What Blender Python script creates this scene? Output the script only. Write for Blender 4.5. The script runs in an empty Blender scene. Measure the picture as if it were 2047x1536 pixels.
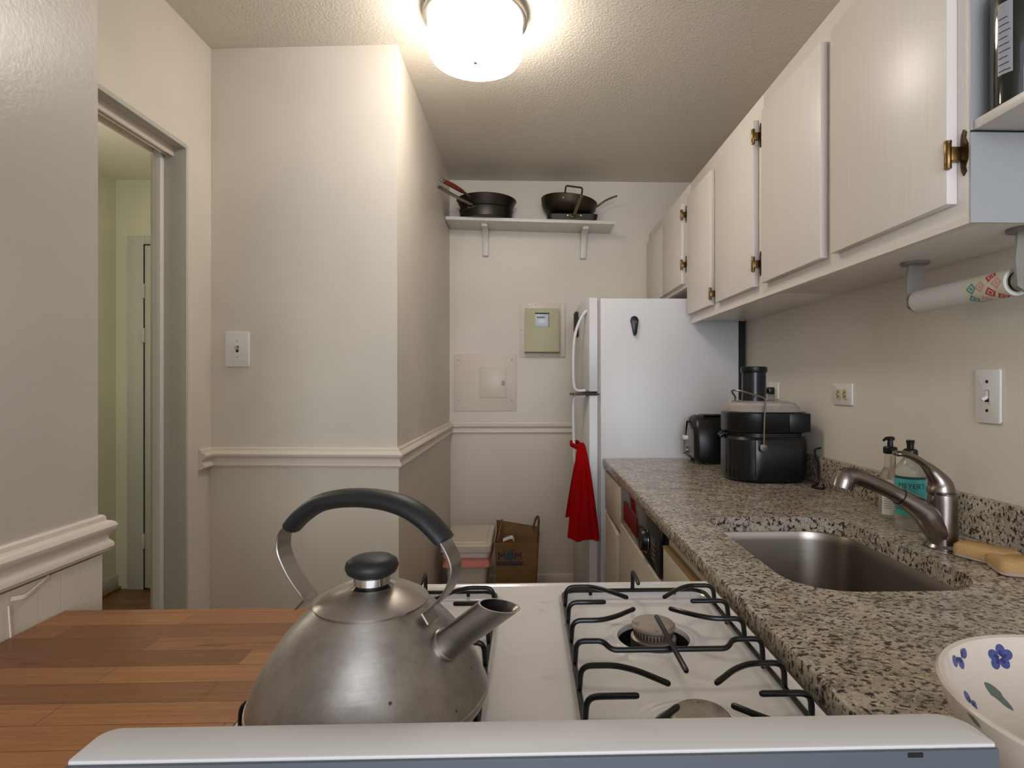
import bpy, bmesh, math, random
from mathutils import Vector, Matrix
random.seed(7)
PI = math.pi
S = bpy.context.scene
COL = S.collection

# ------------------------------------------------------------------ camera, light, exposure
CAMZ, FPX, YAW, PPX, PPY = 1.264, 1150.0, 0.03, 1089.5, 765.0
cd = bpy.data.cameras.new('camera'); cam = bpy.data.objects.new('camera', cd); COL.objects.link(cam)
cam.location = (0, 0, CAMZ); cam.rotation_euler = (PI/2, 0, -YAW)
cd.sensor_fit = 'HORIZONTAL'; cd.sensor_width = 36; cd.lens = 36*FPX/2047
cd.shift_x = -(PPX-1023.5)/2047; cd.shift_y = (PPY-768)/2047
cd.clip_start = 0.02; cd.clip_end = 60
S.camera = cam
S.view_settings.view_transform = 'Standard'; S.view_settings.look = 'None'
S.view_settings.gamma = 1; S.view_settings.use_curve_mapping = False
S.view_settings.exposure = 1.02
LAMP_STRENGTH = 10.3
WINDOW_POWER = 34.0
HALL_POWER = 8.0

w = bpy.data.worlds.new('world'); S.world = w; w.use_nodes = True
bg = w.node_tree.nodes['Background']; bg.inputs[0].default_value = (0.80, 0.84, 0.92, 1); bg.inputs[1].default_value = 0.88

def area(name, loc, rot, sx, sy, power, color):
    l = bpy.data.lights.new(name, 'AREA'); l.shape = 'RECTANGLE'; l.size = sx; l.size_y = sy
    l.energy = power; l.color = color
    o = bpy.data.objects.new(name, l); COL.objects.link(o); o.location = loc; o.rotation_euler = rot
    return o
# daylight from the living room windows behind the photographer
area('window_daylight', (0.1, -3.2, 1.75), (math.radians(86), 0, 0), 2.0, 1.3, WINDOW_POWER, (0.84, 0.90, 1.0))
# the hall's own ceiling light, past the door opening
hl = bpy.data.lights.new('hall_light', 'POINT'); hl.energy = HALL_POWER; hl.color = (1.0, 0.97, 0.80); hl.shadow_soft_size = 0.12
ho = bpy.data.objects.new('hall_light', hl); COL.objects.link(ho); ho.location = (-1.9, 2.2, 1.9)

# ------------------------------------------------------------------ survey helpers: pixel of the photo -> point on a plane of the room
_s, _c = math.sin(YAW), math.cos(YAW)
_f = Vector((_s, _c, 0)); _r = Vector((_c, -_s, 0)); _u = Vector((0, 0, 1)); _O = Vector((0, 0, CAMZ))
def ray(x, y): return _f + _r*((x-PPX)/FPX) + _u*((PPY-y)/FPX)
def onz(x, y, z): d = ray(x, y); return _O + d*((z-CAMZ)/d.z)
def onx(x, y, X): d = ray(x, y); return _O + d*(X/d.x)
def ony(x, y, Y): d = ray(x, y); return _O + d*(Y/d.y)
def onp(x, y, p, n): d = ray(x, y); return _O + d*((Vector(p)-_O).dot(n)/d.dot(n))

# ------------------------------------------------------------------ materials
def lin(c):
    return tuple((v/255/12.92) if v/255 <= 0.04045 else ((v/255+0.055)/1.055)**2.4 for v in c)
def base_mat(name, rgb, rough=0.5, metal=0.0, spec=0.5, coat=0.0, trans=0.0, alpha=1.0, ior=1.45):
    m = bpy.data.materials.new(name); m.use_nodes = True
    p = m.node_tree.nodes['Principled BSDF']
    p.inputs['Base Color'].default_value = (*lin(rgb), 1); p.inputs['Roughness'].default_value = rough
    p.inputs['Metallic'].default_value = metal; p.inputs['Specular IOR Level'].default_value = spec
    p.inputs['Coat Weight'].default_value = coat; p.inputs['Transmission Weight'].default_value = trans
    p.inputs['Alpha'].default_value = alpha; p.inputs['IOR'].default_value = ior
    return m
class NT:
    def __init__(s, m): s.m = m; s.t = m.node_tree; s.p = s.t.nodes['Principled BSDF']
    def n(s, kind, **kw):
        n = s.t.nodes.new(kind)
        for k, v in kw.items():
            if k in n.inputs.keys(): n.inputs[k].default_value = v
            else: setattr(n, k, v)
        return n
    def l(s, a, b): s.t.links.new(a, b)
    def coords(s, scale=(1, 1, 1), rot=(0, 0, 0)):
        tc = s.n('ShaderNodeTexCoord'); mp = s.n('ShaderNodeMapping')
        mp.inputs['Scale'].default_value = scale; mp.inputs['Rotation'].default_value = rot
        s.l(tc.outputs['Object'], mp.inputs['Vector']); return mp.outputs['Vector']
    def noise(s, vec, scale, detail=3, rough=0.5):
        n = s.n('ShaderNodeTexNoise'); n.inputs['Scale'].default_value = scale; n.inputs['Detail'].default_value = detail
        n.inputs['Roughness'].default_value = rough; s.l(vec, n.inputs['Vector']); return n.outputs['Fac']
    def ramp(s, fac, stops):
        r = s.n('ShaderNodeValToRGB'); e = r.color_ramp.elements
        while len(e) < len(stops): e.new(0.5)
        for i, (pos, c) in enumerate(stops): e[i].position = pos; e[i].color = (*c, 1) if len(c) == 3 else c
        s.l(fac, r.inputs['Fac']); return r.outputs['Color']
    def mix(s, fac, a, b, mode='MIX'):
        m = s.n('ShaderNodeMix', data_type='RGBA', blend_type=mode)
        for sock, v in ((m.inputs['Factor'], fac), (m.inputs[6], a), (m.inputs[7], b)):
            if hasattr(v, 'links'): s.l(v, sock)
            elif isinstance(v, (int, float)): sock.default_value = v
            else: sock.default_value = (*v, 1)
        return m.outputs[2]
    def bump(s, h, strength, dist=0.002):
        b = s.n('ShaderNodeBump'); b.inputs['Strength'].default_value = strength; b.inputs['Distance'].default_value = dist
        s.l(h, b.inputs['Height']); s.l(b.outputs['Normal'], s.p.inputs['Normal']); return b
    def color(s, c): s.l(c, s.p.inputs['Base Color'])

def paint(name, rgb, rough, bscale=90, bstr=0.25, mott=0.04, spec=0.4):
    m = base_mat(name, rgb, rough, spec=spec); t = NT(m); v = t.coords()
    big = t.noise(v, 2.2, 3)
    a = lin(rgb); d = tuple(x*(1-mott*2) for x in a); u = tuple(min(1, x*(1+mott)) for x in a)
    t.color(t.ramp(big, [(0.3, d), (0.7, u)]))
    t.bump(t.noise(v, bscale, 4, 0.6), bstr, 0.0012)
    return m
M = {}
WALL = (219, 211, 199)
M['wall'] = paint('wall_paint', WALL, 0.42)
M['wall_gloss'] = paint('wall_paint_gloss', (206, 200, 192), 0.30, 130, 0.35)
M['wall_hall'] = paint('hall_wall_paint', (208, 206, 186), 0.5)
M['trim'] = paint('trim_paint', (220, 208, 195), 0.32, 30, 0.06, 0.02)
M['trim_grey'] = paint('door_trim_paint', (188, 188, 180), 0.35, 30, 0.05, 0.02)
M['cab'] = base_mat('cabinet_white_paint', (226, 220, 214), 0.34)
t = NT(M['cab']); v = t.coords((220, 220, 3)); n1 = t.noise(v, 2.0, 5, 0.65)
t.color(t.ramp(n1, [(0.3, lin((220, 213, 206))), (0.7, lin((229, 223, 217)))])); t.bump(n1, 0.10, 0.0005)
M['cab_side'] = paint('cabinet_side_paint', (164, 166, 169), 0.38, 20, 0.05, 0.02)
M['cab_old'] = paint('base_cabinet_paint', (196, 186, 168), 0.4, 20, 0.05, 0.03)
M['brownedge'] = base_mat('worn_edge_wood', (140, 112, 72), 0.6)
M['shelf'] = paint('shelf_white_paint', (216, 212, 206), 0.35, 20, 0.05, 0.02)
# popcorn ceiling
M['ceil'] = base_mat('textured_ceiling', (222, 215, 202), 0.75, spec=0.25)
t = NT(M['ceil']); v = t.coords(); nn = t.noise(v, 95, 4, 0.6)
vo = t.n('ShaderNodeTexVoronoi', Scale=120.0); t.l(v, vo.inputs['Vector'])
mm = t.n('ShaderNodeMath', operation='ADD'); t.l(nn, mm.inputs[0]); t.l(vo.outputs['Distance'], mm.inputs[1])
t.bump(mm.outputs[0], 0.32, 0.004)
# beadboard: vertical grooves every 5 cm along x and y
def bead(name, axis):
    m = base_mat(name, (212, 202, 188), 0.36); t = NT(m)
    tc = t.n('ShaderNodeTexCoord'); sp = t.n('ShaderNodeSeparateXYZ'); t.l(tc.outputs['Object'], sp.inputs[0])
    pp = t.n('ShaderNodeMath', operation='PINGPONG'); t.l(sp.outputs[axis], pp.inputs[0]); pp.inputs[1].default_value = 0.022
    mr = t.n('ShaderNodeMapRange'); mr.inputs['From Min'].default_value = 0.0; mr.inputs['From Max'].default_value = 0.0022
    t.l(pp.outputs[0], mr.inputs['Value']); t.bump(mr.outputs[0], 0.16, 0.0012)
    return m
M['bead_x'] = bead('beadboard_paint_front', 'X'); M['bead_y'] = bead('beadboard_paint_side', 'Y')
# granite
M['granite'] = base_mat('speckled_granite', (150, 135, 118), 0.22, spec=0.5)
t = NT(M['granite']); v = t.coords((1, 1.3, 1), (0.15, 0.1, 0.75))
cA = t.ramp(t.noise(v, 16, 4, 0.6), [(0.3, lin((140, 128, 112))), (0.5, lin((174, 161, 143))), (0.72, lin((196, 186, 172)))])
cA = t.mix(t.ramp(t.noise(v, 5, 3), [(0.5, (0, 0, 0)), (0.75, (0.5, 0.5, 0.5))]), cA, lin((120, 118, 108)))
f1 = t.ramp(t.noise(v, 105, 5, 0.66), [(0.520, (0, 0, 0)), (0.575, (1, 1, 1))])
f2 = t.ramp(t.noise(v, 36, 5, 0.66), [(0.57, (0, 0, 0)), (0.66, (0.7, 0.7, 0.7))])
f3 = t.ramp(t.noise(v, 150, 3, 0.6), [(0.56, (0, 0, 0)), (0.64, (1, 1, 1))])
c = t.mix(f3, cA, lin((205, 194, 178))); c = t.mix(f2, c, lin((96, 90, 84))); c = t.mix(f1, c, lin((54, 47, 43)))
t.color(c)
# butcher block
M['butcher'] = base_mat('butcher_block_wood', (140, 88, 48), 0.42)
t = NT(M['butcher']); v = t.coords()
br = t.n('ShaderNodeTexBrick', offset=0.43, offset_frequency=2, squash=1.35, squash_frequency=3)
for k, x in {'Scale': 1.0, 'Mortar Size': 0.0006, 'Mortar Smooth': 0.3, 'Bias': 0.0, 'Brick Width': 0.27, 'Row Height': 0.044}.items(): br.inputs[k].default_value = x
br.inputs['Color1'].default_value = (*lin((176, 122, 74)), 1); br.inputs['Color2'].default_value = (*lin((130, 82, 46)), 1)
br.inputs['Mortar'].default_value = (*lin((104, 64, 36)), 1)
t.l(v, br.inputs['Vector'])
vg = t.coords((3, 60, 8)); gr = t.ramp(t.noise(vg, 3.0, 5, 0.7), [(0.25, (0.62, 0.62, 0.62)), (0.75, (1.12, 1.08, 1.02))])
c = t.mix(1.0, br.outputs['Color'], gr, 'MULTIPLY')
kn = t.ramp(t.noise(t.coords((6, 16, 6)), 2.0, 2), [(0.70, (0, 0, 0)), (0.78, (0.6, 0.6, 0.6))]); c = t.mix(kn, c, lin((84, 46, 22)))
vs = t.coords((40, 500, 40), (0, 0, 0.9)); sc = t.ramp(t.noise(vs, 1.2, 2), [(0.66, (0, 0, 0)), (0.72, (0.25, 0.25, 0.25))]); c = t.mix(sc, c, lin((200, 160, 112)))
t.color(c); t.bump(t.noise(vg, 3, 5, 0.7), 0.12, 0.0008)
# floor: honey wood boards
M['floor'] = base_mat('wood_floor', (120, 84, 48), 0.35)
t = NT(M['floor']); v = t.coords()
br = t.n('ShaderNodeTexBrick', offset=0.4)
for k, x in {'Scale': 1.0, 'Mortar Size': 0.0012, 'Brick Width': 0.9, 'Row Height': 0.057}.items(): br.inputs[k].default_value = x
br.inputs['Color1'].default_value = (*lin((140, 100, 58)), 1); br.inputs['Color2'].default_value = (*lin((112, 76, 42)), 1); br.inputs['Mortar'].default_value = (*lin((60, 38, 20)), 1)
t.l(v, br.inputs['Vector']); c = t.mix(1.0, br.outputs['Color'], t.ramp(t.noise(t.coords((2, 40, 1)), 3, 4), [(0.3, (0.75, 0.75, 0.75)), (0.7, (1.05, 1.05, 1.05))]), 'MULTIPLY'); t.color(c)
# metals
def steel(name, rgb, rough, sc=(1, 1, 220), bstr=0.06, stain=0.0, var=0.1):
    m = base_mat(name, rgb, rough, 1.0); t = NT(m); v = t.coords(sc); n = t.noise(v, 4, 4, 0.6)
    rr = t.n('ShaderNodeMapRange'); rr.inputs['To Min'].default_value = rough-var; rr.inputs['To Max'].default_value = rough+var
    t.l(n, rr.inputs['Value']); t.l(rr.outputs[0], t.p.inputs['Roughness']); t.bump(n, bstr, 0.0006)
    if stain:
        v2 = t.coords(); a = lin(rgb)
        c = t.ramp(t.noise(v2, 22, 5, 0.7), [(0.30, tuple(x*0.62 for x in a)), (0.62, a)])
        c = t.mix(t.ramp(t.noise(v2, 9, 3), [(0.5, (0, 0, 0)), (0.7, (0.35, 0.35, 0.35))]), c, lin((116, 100, 82)))
        vo = t.n('ShaderNodeTexVoronoi', Scale=48.0, Randomness=1.0); t.l(v2, vo.inputs['Vector'])
        dots = t.ramp(vo.outputs['Distance'], [(0.045, (0.9, 0.9, 0.9)), (0.11, (0, 0, 0))])
        gate = t.ramp(t.noise(v2, 14, 2), [(0.48, (0, 0, 0)), (0.56, (1, 1, 1))])
        c = t.mix(t.mix(1.0, dots, gate, 'MULTIPLY'), c, lin((52, 38, 28)))
        t.color(c)
    return m
M['kettle'] = steel('kettle_brushed_steel', (180, 175, 170), 0.40, (1, 1, 160), 0.10, stain=1.0, var=0.06)
def aniso(m, a=0.75, rot=0.25):
    t = NT(m); tg = t.n('ShaderNodeTangent', direction_type='RADIAL', axis='Z'); t.l(tg.outputs[0], t.p.inputs['Tangent'])
    t.p.inputs['Anisotropic'].default_value = a; t.p.inputs['Anisotropic Rotation'].default_value = rot
M['kettle_lid'] = steel('kettle_lid_steel', (176, 169, 163), 0.36, (1, 1, 260), 0.06, var=0.05)
aniso(M['kettle']); aniso(M['kettle_lid'])
M['kettle_strap'] = steel('kettle_strap_steel', (158, 152, 147), 0.34, (60, 60, 60), 0.05)
M['chrome'] = base_mat('chrome', (200, 198, 195), 0.12, 1.0)
M['alu'] = steel('burner_aluminium', (178, 168, 160), 0.42, (20, 20, 20), 0.1)
M['sink'] = steel('sink_brushed_steel', (162, 153, 144), 0.32, (2, 2, 120), 0.05)
M['nickel'] = base_mat('brushed_nickel', (138, 129, 124), 0.27, 1.0)
M['brass'] = base_mat('antique_brass', (128, 104, 66), 0.3, 1.0)
M['darkbrass'] = base_mat('dark_bronze_plate', (78, 60, 44), 0.35, 1.0)
M['anod'] = steel('hard_anodised_pan', (70, 65, 60), 0.45, (10, 10, 60), 0.05)
M['anod2'] = steel('dark_wok_metal', (72, 66, 56), 0.5, (10, 10, 60), 0.05)
M['griddle'] = base_mat('dark_brown_griddle', (48, 40, 33), 0.45, 0.4)
M['panhandle'] = steel('pan_handle_steel', (140, 132, 122), 0.35, (30, 30, 30), 0.04)
M['bronze'] = steel('bronze_bracket', (112, 92, 70), 0.4, (30, 30, 30), 0.04)
# plastics, enamel, misc
M['black'] = base_mat('black_plastic', (14, 14, 15), 0.32)
M['black_matte'] = base_mat('black_soft_grip', (25, 27, 29), 0.48)
t = NT(M['black_matte']); t.bump(t.noise(t.coords(), 500, 3), 0.06, 0.0004)
M['black_rib'] = base_mat('black_plastic_ribbed', (20, 20, 21), 0.28)
M['enamel'] = base_mat('white_enamel', (214, 210, 208), 0.16, coat=0.3)
t = NT(M['enamel']); v = t.coords()
c = t.mix(t.ramp(t.noise(v, 26, 4, 0.6), [(0.62, (0, 0, 0)), (0.75, (0.5, 0.5, 0.5))]), lin((214, 210, 208)), lin((188, 168, 148)))
vo = t.n('ShaderNodeTexVoronoi', Scale=55.0); t.l(v, vo.inputs['Vector'])
gate = t.ramp(t.noise(v, 11, 2), [(0.60, (0, 0, 0)), (0.66, (1, 1, 1))]); dots = t.ramp(vo.outputs['Distance'], [(0.05, (1, 1, 1)), (0.09, (0, 0, 0))])
c = t.mix(t.mix(1.0, dots, gate, 'MULTIPLY'), c, lin((90, 60, 48))); t.color(c)
M['enamel_clean'] = base_mat('white_enamel_guard', (206, 204, 203), 0.45)
M['slate'] = paint('grey_metal_back', (84, 90, 98), 0.5, 60, 0.1, 0.08)
M['grate'] = base_mat('black_enamel_grate', (12, 13, 12), 0.26, spec=0.4)
t = NT(M['grate']); t.bump(t.noise(t.coords(), 220, 3), 0.08, 0.0006)
M['fridge'] = base_mat('fridge_white_enamel', (212, 212, 214), 0.34)
t = NT(M['fridge']); t.bump(t.noise(t.coords(), 260, 3), 0.15, 0.0006)
M['gasket'] = base_mat('door_gasket', (176, 166, 166), 0.6)
M['whiteplastic'] = base_mat('white_plastic', (222, 220, 218), 0.3)
M['ivory'] = base_mat('ivory_plastic', (190, 182, 140), 0.35)
M['darkslot'] = base_mat('dark_slot', (28, 26, 24), 0.6)
M['meter'] = paint('meter_olive_paint', (186, 184, 152), 0.5, 200, 0.3, 0.04)
M['screen'] = base_mat('meter_window_card', (196, 206, 214), 0.25)
M['towel'] = base_mat('red_terry_cloth', (160, 8, 12), 0.95, spec=0.1)
t = NT(M['towel']); t.bump(t.noise(t.coords(), 420, 3), 0.9, 0.004)
M['bag'] = base_mat('kraft_paper', (126, 94, 60), 0.8, spec=0.2)
t = NT(M['bag']); v = t.coords(); t.color(t.ramp(t.noise(v, 8, 4), [(0.3, lin((112, 82, 52))), (0.7, lin((136, 103, 66)))])); t.bump(t.noise(v, 14, 3), 0.5, 0.01)
M['bag_in'] = base_mat('kraft_paper_inside', (100, 72, 46), 0.85)
M['navy'] = base_mat('navy_print', (44, 42, 84), 0.7)
M['teal_print'] = base_mat('blue_green_print', (46, 74, 90), 0.7)
M['bin'] = base_mat('bin_cream_plastic', (206, 196, 178), 0.4)
M['liner'] = base_mat('pink_bin_liner', (226, 140, 124), 0.45, alpha=1)
t = NT(M['liner']); t.bump(t.noise(t.coords(), 30, 4), 0.6, 0.01)
M['liner_w'] = base_mat('pale_bin_liner', (206, 188, 184), 0.45)
M['paper'] = base_mat('white_paper', (214, 212, 208), 0.8)
M['printpaper'] = base_mat('printed_wrap', (216, 210, 190), 0.6)
M['pred'] = base_mat('red_print', (196, 60, 70), 0.7); M['pteal'] = base_mat('teal_print', (84, 150, 150), 0.7); M['ppink'] = base_mat('pink_print', (214, 160, 146), 0.7)
M['clearp'] = base_mat('clear_plastic', (232, 220, 210), 0.18, trans=0.6, ior=1.2)
M['clearbottle'] = base_mat('cloudy_clear_plastic', (226, 224, 214), 0.14, trans=0.82, ior=1.25)
M['holderp'] = base_mat('frosted_holder_plastic', (190, 188, 180), 0.35, trans=0.55, ior=1.2)
M['smoke'] = base_mat('smoke_grey_plastic', (118, 120, 124), 0.25, trans=0.35, ior=1.2)
M['tube'] = base_mat('dark_clear_feed_tube', (46, 48, 52), 0.14, trans=0.25, ior=1.3)
M['teal'] = base_mat('teal_label', (74, 164, 164), 0.5); M['tealdark'] = base_mat('dark_green_label_band', (30, 70, 62), 0.5)
M['labelwhite'] = base_mat('white_label', (226, 224, 218), 0.5); M['ink'] = base_mat('dark_ink', (26, 42, 44), 0.6)
M['yellow'] = base_mat('yellow_green_print', (190, 186, 50), 0.6); M['greyprint'] = base_mat('grey_print', (120, 120, 120), 0.6)
M['sponge_top'] = base_mat('tan_sponge', (214, 174, 122), 0.95, spec=0.1)
t = NT(M['sponge_top']); t.bump(t.noise(t.coords(), 300, 4, 0.7), 0.9, 0.005)
M['sponge_bot'] = base_mat('white_scrub_pad', (208, 184, 168), 0.9, spec=0.1)
t = NT(M['sponge_bot']); t.bump(t.noise(t.coords(), 400, 4, 0.7), 0.9, 0.004)
M['ceramic'] = base_mat('cream_ceramic', (208, 196, 184), 0.2, coat=0.3)
M['pblue'] = base_mat('blue_glaze', (66, 74, 132), 0.3); M['pblue2'] = base_mat('deep_blue_glaze', (40, 44, 98), 0.3)
M['pgreen'] = base_mat('grey_green_glaze', (92, 104, 96), 0.3); M['pyellow'] = base_mat('yellow_glaze', (200, 196, 150), 0.3)
M['shallot'] = base_mat('shallot_skin', (168, 92, 74), 0.45)
t = NT(M['shallot']); v = t.coords((1, 1, 1)); t.color(t.ramp(t.noise(v, 60, 4), [(0.35, lin((122, 52, 42))), (0.65, lin((206, 150, 128)))]))
M['garlicroot'] = base_mat('dry_root', (150, 110, 60), 0.8)
M['woodhandle'] = base_mat('red_brown_wood', (128, 46, 24), 0.4)
M['wineglass'] = base_mat('dark_green_glass', (12, 20, 12), 0.08, spec=0.6, coat=0.4)
M['winelabel'] = base_mat('silver_grey_label', (150, 152, 158), 0.4)
M['dwblack'] = base_mat('dishwasher_black_gloss', (24, 23, 24), 0.12)
M['dwreflection'] = base_mat('dishwasher_red_reflection', (92, 14, 18), 0.2)  # red reflection in the glossy black panel, given as a colour
M['toastersilver'] = base_mat('toaster_brushed_silver', (132, 124, 118), 0.35, 0.8)
M['coil'] = base_mat('fridge_rear_black', (12, 12, 13), 0.6)
M['lamp_metal'] = steel('lamp_brushed_nickel', (186, 180, 172), 0.35, (30, 30, 30), 0.03)
m = bpy.data.materials.new('lit_opal_glass'); m.use_nodes = True
p = m.node_tree.nodes['Principled BSDF']; p.inputs['Base Color'].default_value = (0.9, 0.9, 0.88, 1); p.inputs['Emission Color'].default_value = (1.0, 0.905, 0.80, 1); p.inputs['Emission Strength'].default_value = LAMP_STRENGTH
M['opal'] = m

# ------------------------------------------------------------------ mesh helpers
def quadsafe(bm, vs):
    try: return bm.faces.new(vs)
    except ValueError: return None
def bx(bm, x0, x1, y0, y1, z0, z1, bev=0.0, seg=2):
    t = bmesh.new()
    r = bmesh.ops.create_cube(t, size=1)
    for v in t.verts: v.co = Vector(((x0+x1)/2+v.co.x*(x1-x0), (y0+y1)/2+v.co.y*(y1-y0), (z0+z1)/2+v.co.z*(z1-z0)))
    if bev > 0: bmesh.ops.bevel(t, geom=list(t.edges), offset=bev, segments=seg, profile=0.5, affect='EDGES')
    merge(bm, t)
def merge(bm, t, mat=None):
    mp = {}
    for v in t.verts: mp[v] = bm.verts.new(mat @ v.co if mat else v.co)
    for f in t.faces:
        n = quadsafe(bm, [mp[v] for v in f.verts])
        if n: n.material_index = f.material_index
    t.free()
def rings(bm, rs, closed=True, cap0=False, cap1=False):
    """connect successive rings of points"""
    vr = [[bm.verts.new(p) for p in r] for r in rs]
    n = len(rs[0])
    for a, b in zip(vr, vr[1:]):
        for i in range(n if closed else n-1):
            j = (i+1) % n; quadsafe(bm, [a[i], a[j], b[j], b[i]])
    if cap0: quadsafe(bm, vr[0][::-1])
    if cap1: quadsafe(bm, vr[-1])
    return vr
def lathe(bm, prof, c=(0, 0, 0), seg=48, axis='z', cap0=True, cap1=True):
    c = Vector(c); rs = []
    for r, h in prof:
        r = max(r, 1e-5); ring = []
        for i in range(seg):
            a = 2*PI*i/seg; x, y = r*math.cos(a), r*math.sin(a)
            ring.append(c + (Vector((x, y, h)) if axis == 'z' else Vector((h, x, y)) if axis == 'x' else Vector((y, h, x))))
        rs.append(ring)
    rings(bm, rs, True, cap0, cap1)
def smooth_path(pts, n=8):
    P = [Vector(p) for p in pts]; P = [P[0]*2-P[1]] + P + [P[-1]*2-P[-2]]; out = []
    for i in range(1, len(P)-2):
        for k in range(n):
            t = k/n; a, b, c, d = P[i-1:i+3]
            out.append(0.5*((2*b)+(c-a)*t+(2*a-5*b+4*c-d)*t*t+(3*b-a-3*c+d)*t**3))
    out.append(P[-2]); return out
def round_path(pts, rad, n=5):
    """polyline with rounded corners"""
    P = [Vector(p) for p in pts]; out = [P[0]]
    for i in range(1, len(P)-1):
        a, b, c = P[i-1], P[i], P[i+1]
        r = min(rad, (a-b).length*0.45, (c-b).length*0.45)
        s = b+(a-b).normalized()*r; e = b+(c-b).normalized()*r
        for k in range(n+1):
            t = k/n; out.append(s*(1-t)**2+b*2*t*(1-t)+e*t*t)
    out.append(P[-1]); return out
def tube(bm, pts, rad, seg=12, caps=True, up=None, flat=None, roundend=False):
    """sweep a circle (or an ellipse rad x flat, flat along `up` side) along pts"""
    P = [Vector(p) for p in pts]; n = len(P)
    R = rad if isinstance(rad, (list, tuple)) else [rad]*n
    Fl = (flat if isinstance(flat, (list, tuple)) else [flat]*n) if flat is not None else R
    if roundend:
        d0 = (P[0]-P[1]).normalized(); d1 = (P[-1]-P[-2]).normalized()
        r0, r1 = R[0], R[-1]
        P = [P[0]+d0*r0, P[0]+d0*r0*0.75]+P+[P[-1]+d1*r1*0.75, P[-1]+d1*r1]
        R = [r0*0.3, r0*0.75]+list(R)+[r1*0.75, r1*0.3]; Fl = [Fl[0]*0.3, Fl[0]*0.75]+list(Fl)+[Fl[-1]*0.75, Fl[-1]*0.3]; n = len(P)
    rs = []; prev = None
    for i in range(n):
        T = (P[min(i+1, n-1)]-P[max(i-1, 0)]).normalized()
        if up is not None:
            U = Vector(up); N = (U-T*U.dot(T)).normalized()
        else:
            if prev is None:
                U = Vector((0, 0, 1)) if abs(T.z) < 0.9 else Vector((0, 1, 0))
            else: U = prev
            N = (U-T*U.dot(T)).normalized(); prev = N
        B = T.cross(N)
        rs.append([P[i]+N*(math.cos(2*PI*k/seg)*R[i])+B*(math.sin(2*PI*k/seg)*Fl[i]) for k in range(seg)])
    rings(bm, rs, True, caps, caps)
def strap(bm, pts, wdir, width, thick):
    """flat strip swept along pts; width along wdir"""
    P = [Vector(p) for p in pts]; W = Vector(wdir).normalized(); n = len(P); rs = []
    for i in range(n):
        T = (P[min(i+1, n-1)]-P[max(i-1, 0)]).normalized(); N = T.cross(W).normalized()
        h, w = thick/2, width/2; c = h*0.7
        pr = [(-w, -h+c), (-w+c, -h), (w-c, -h), (w, -h+c), (w, h-c), (w-c, h), (-w+c, h), (-w, h-c)]
        rs.append([P[i]+W*a+N*b for a, b in pr])
    rings(bm, rs, True, True, True)
def prism(bm, poly, axis, lo, hi, bev=0.0):
    """extrude a 2-D polygon along an axis (poly in the other two axes, in xyz order)"""
    t = bmesh.new()
    def mk(p, h):
        return {'z': Vector((p[0], p[1], h)), 'y': Vector((p[0], h, p[1])), 'x': Vector((h, p[0], p[1]))}[axis]
    a = [t.verts.new(mk(p, lo)) for p in poly]; b = [t.verts.new(mk(p, hi)) for p in poly]
    n = len(poly); e = []
    fa = t.faces.new(a[::-1]); fb = t.faces.new(b)
    for i in range(n): t.faces.new([a[i], a[(i+1) % n], b[(i+1) % n], b[i]])
    bmesh.ops.recalc_face_normals(t, faces=list(t.faces))
    if bev > 0:
        ed = list({x for f in (fa, fb) for x in f.edges})
        bmesh.ops.bevel(t, geom=ed, offset=bev, segments=2, profile=0.5, affect='EDGES')
    merge(bm, t)
def rrect(x0, x1, y0, y1, r, n=6):
    """rounded rectangle outline; r may be 4 radii: (x1y1, x0y1, x0y0, x1y0)"""
    R = r if isinstance(r, (list, tuple)) else [r]*4; out = []
    for (cx, cy, rr, a0) in ((x1-R[0], y1-R[0], R[0], 0), (x0+R[1], y1-R[1], R[1], PI/2), (x0+R[2], y0+R[2], R[2], PI), (x1-R[3], y0+R[3], R[3], 1.5*PI)):
        for k in range(n+1):
            a = a0+PI/2*k/n; out.append((cx+rr*math.cos(a), cy+rr*math.sin(a)))
    return out
def profile_run(bm, p0, p1, nrm, prof, m0=0.0, m1=0.0):
    """moulding: profile (depth, z) swept from p0 to p1; m0/m1 = mitre factors"""
    p0, p1, nrm = Vector(p0), Vector(p1), Vector(nrm); d = (p1-p0).normalized(); r0, r1 = [], []
    for dep, z in prof:
        r0.append(p0+nrm*dep-d*(dep*m0)+Vector((0, 0, z))); r1.append(p1+nrm*dep+d*(dep*m1)+Vector((0, 0, z)))
    rings(bm, [r0, r1], True, True, True)
def text_bm(body, size, extrude=0.0006, align='CENTER', bold=0.0):
    cu = bpy.data.curves.new('t', 'FONT'); cu.body = body; cu.size = size; cu.extrude = extrude; cu.align_x = align; cu.align_y = 'CENTER'; cu.offset = bold
    cu.resolution_u = 3
    o = bpy.data.objects.new('t', cu); COL.objects.link(o); dg = bpy.context.evaluated_depsgraph_get()
    me = bpy.data.meshes.new_from_object(o.evaluated_get(dg)); t = bmesh.new(); t.from_mesh(me)
    bpy.data.objects.remove(o); bpy.data.curves.remove(cu); bpy.data.meshes.remove(me)
    return t

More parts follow.
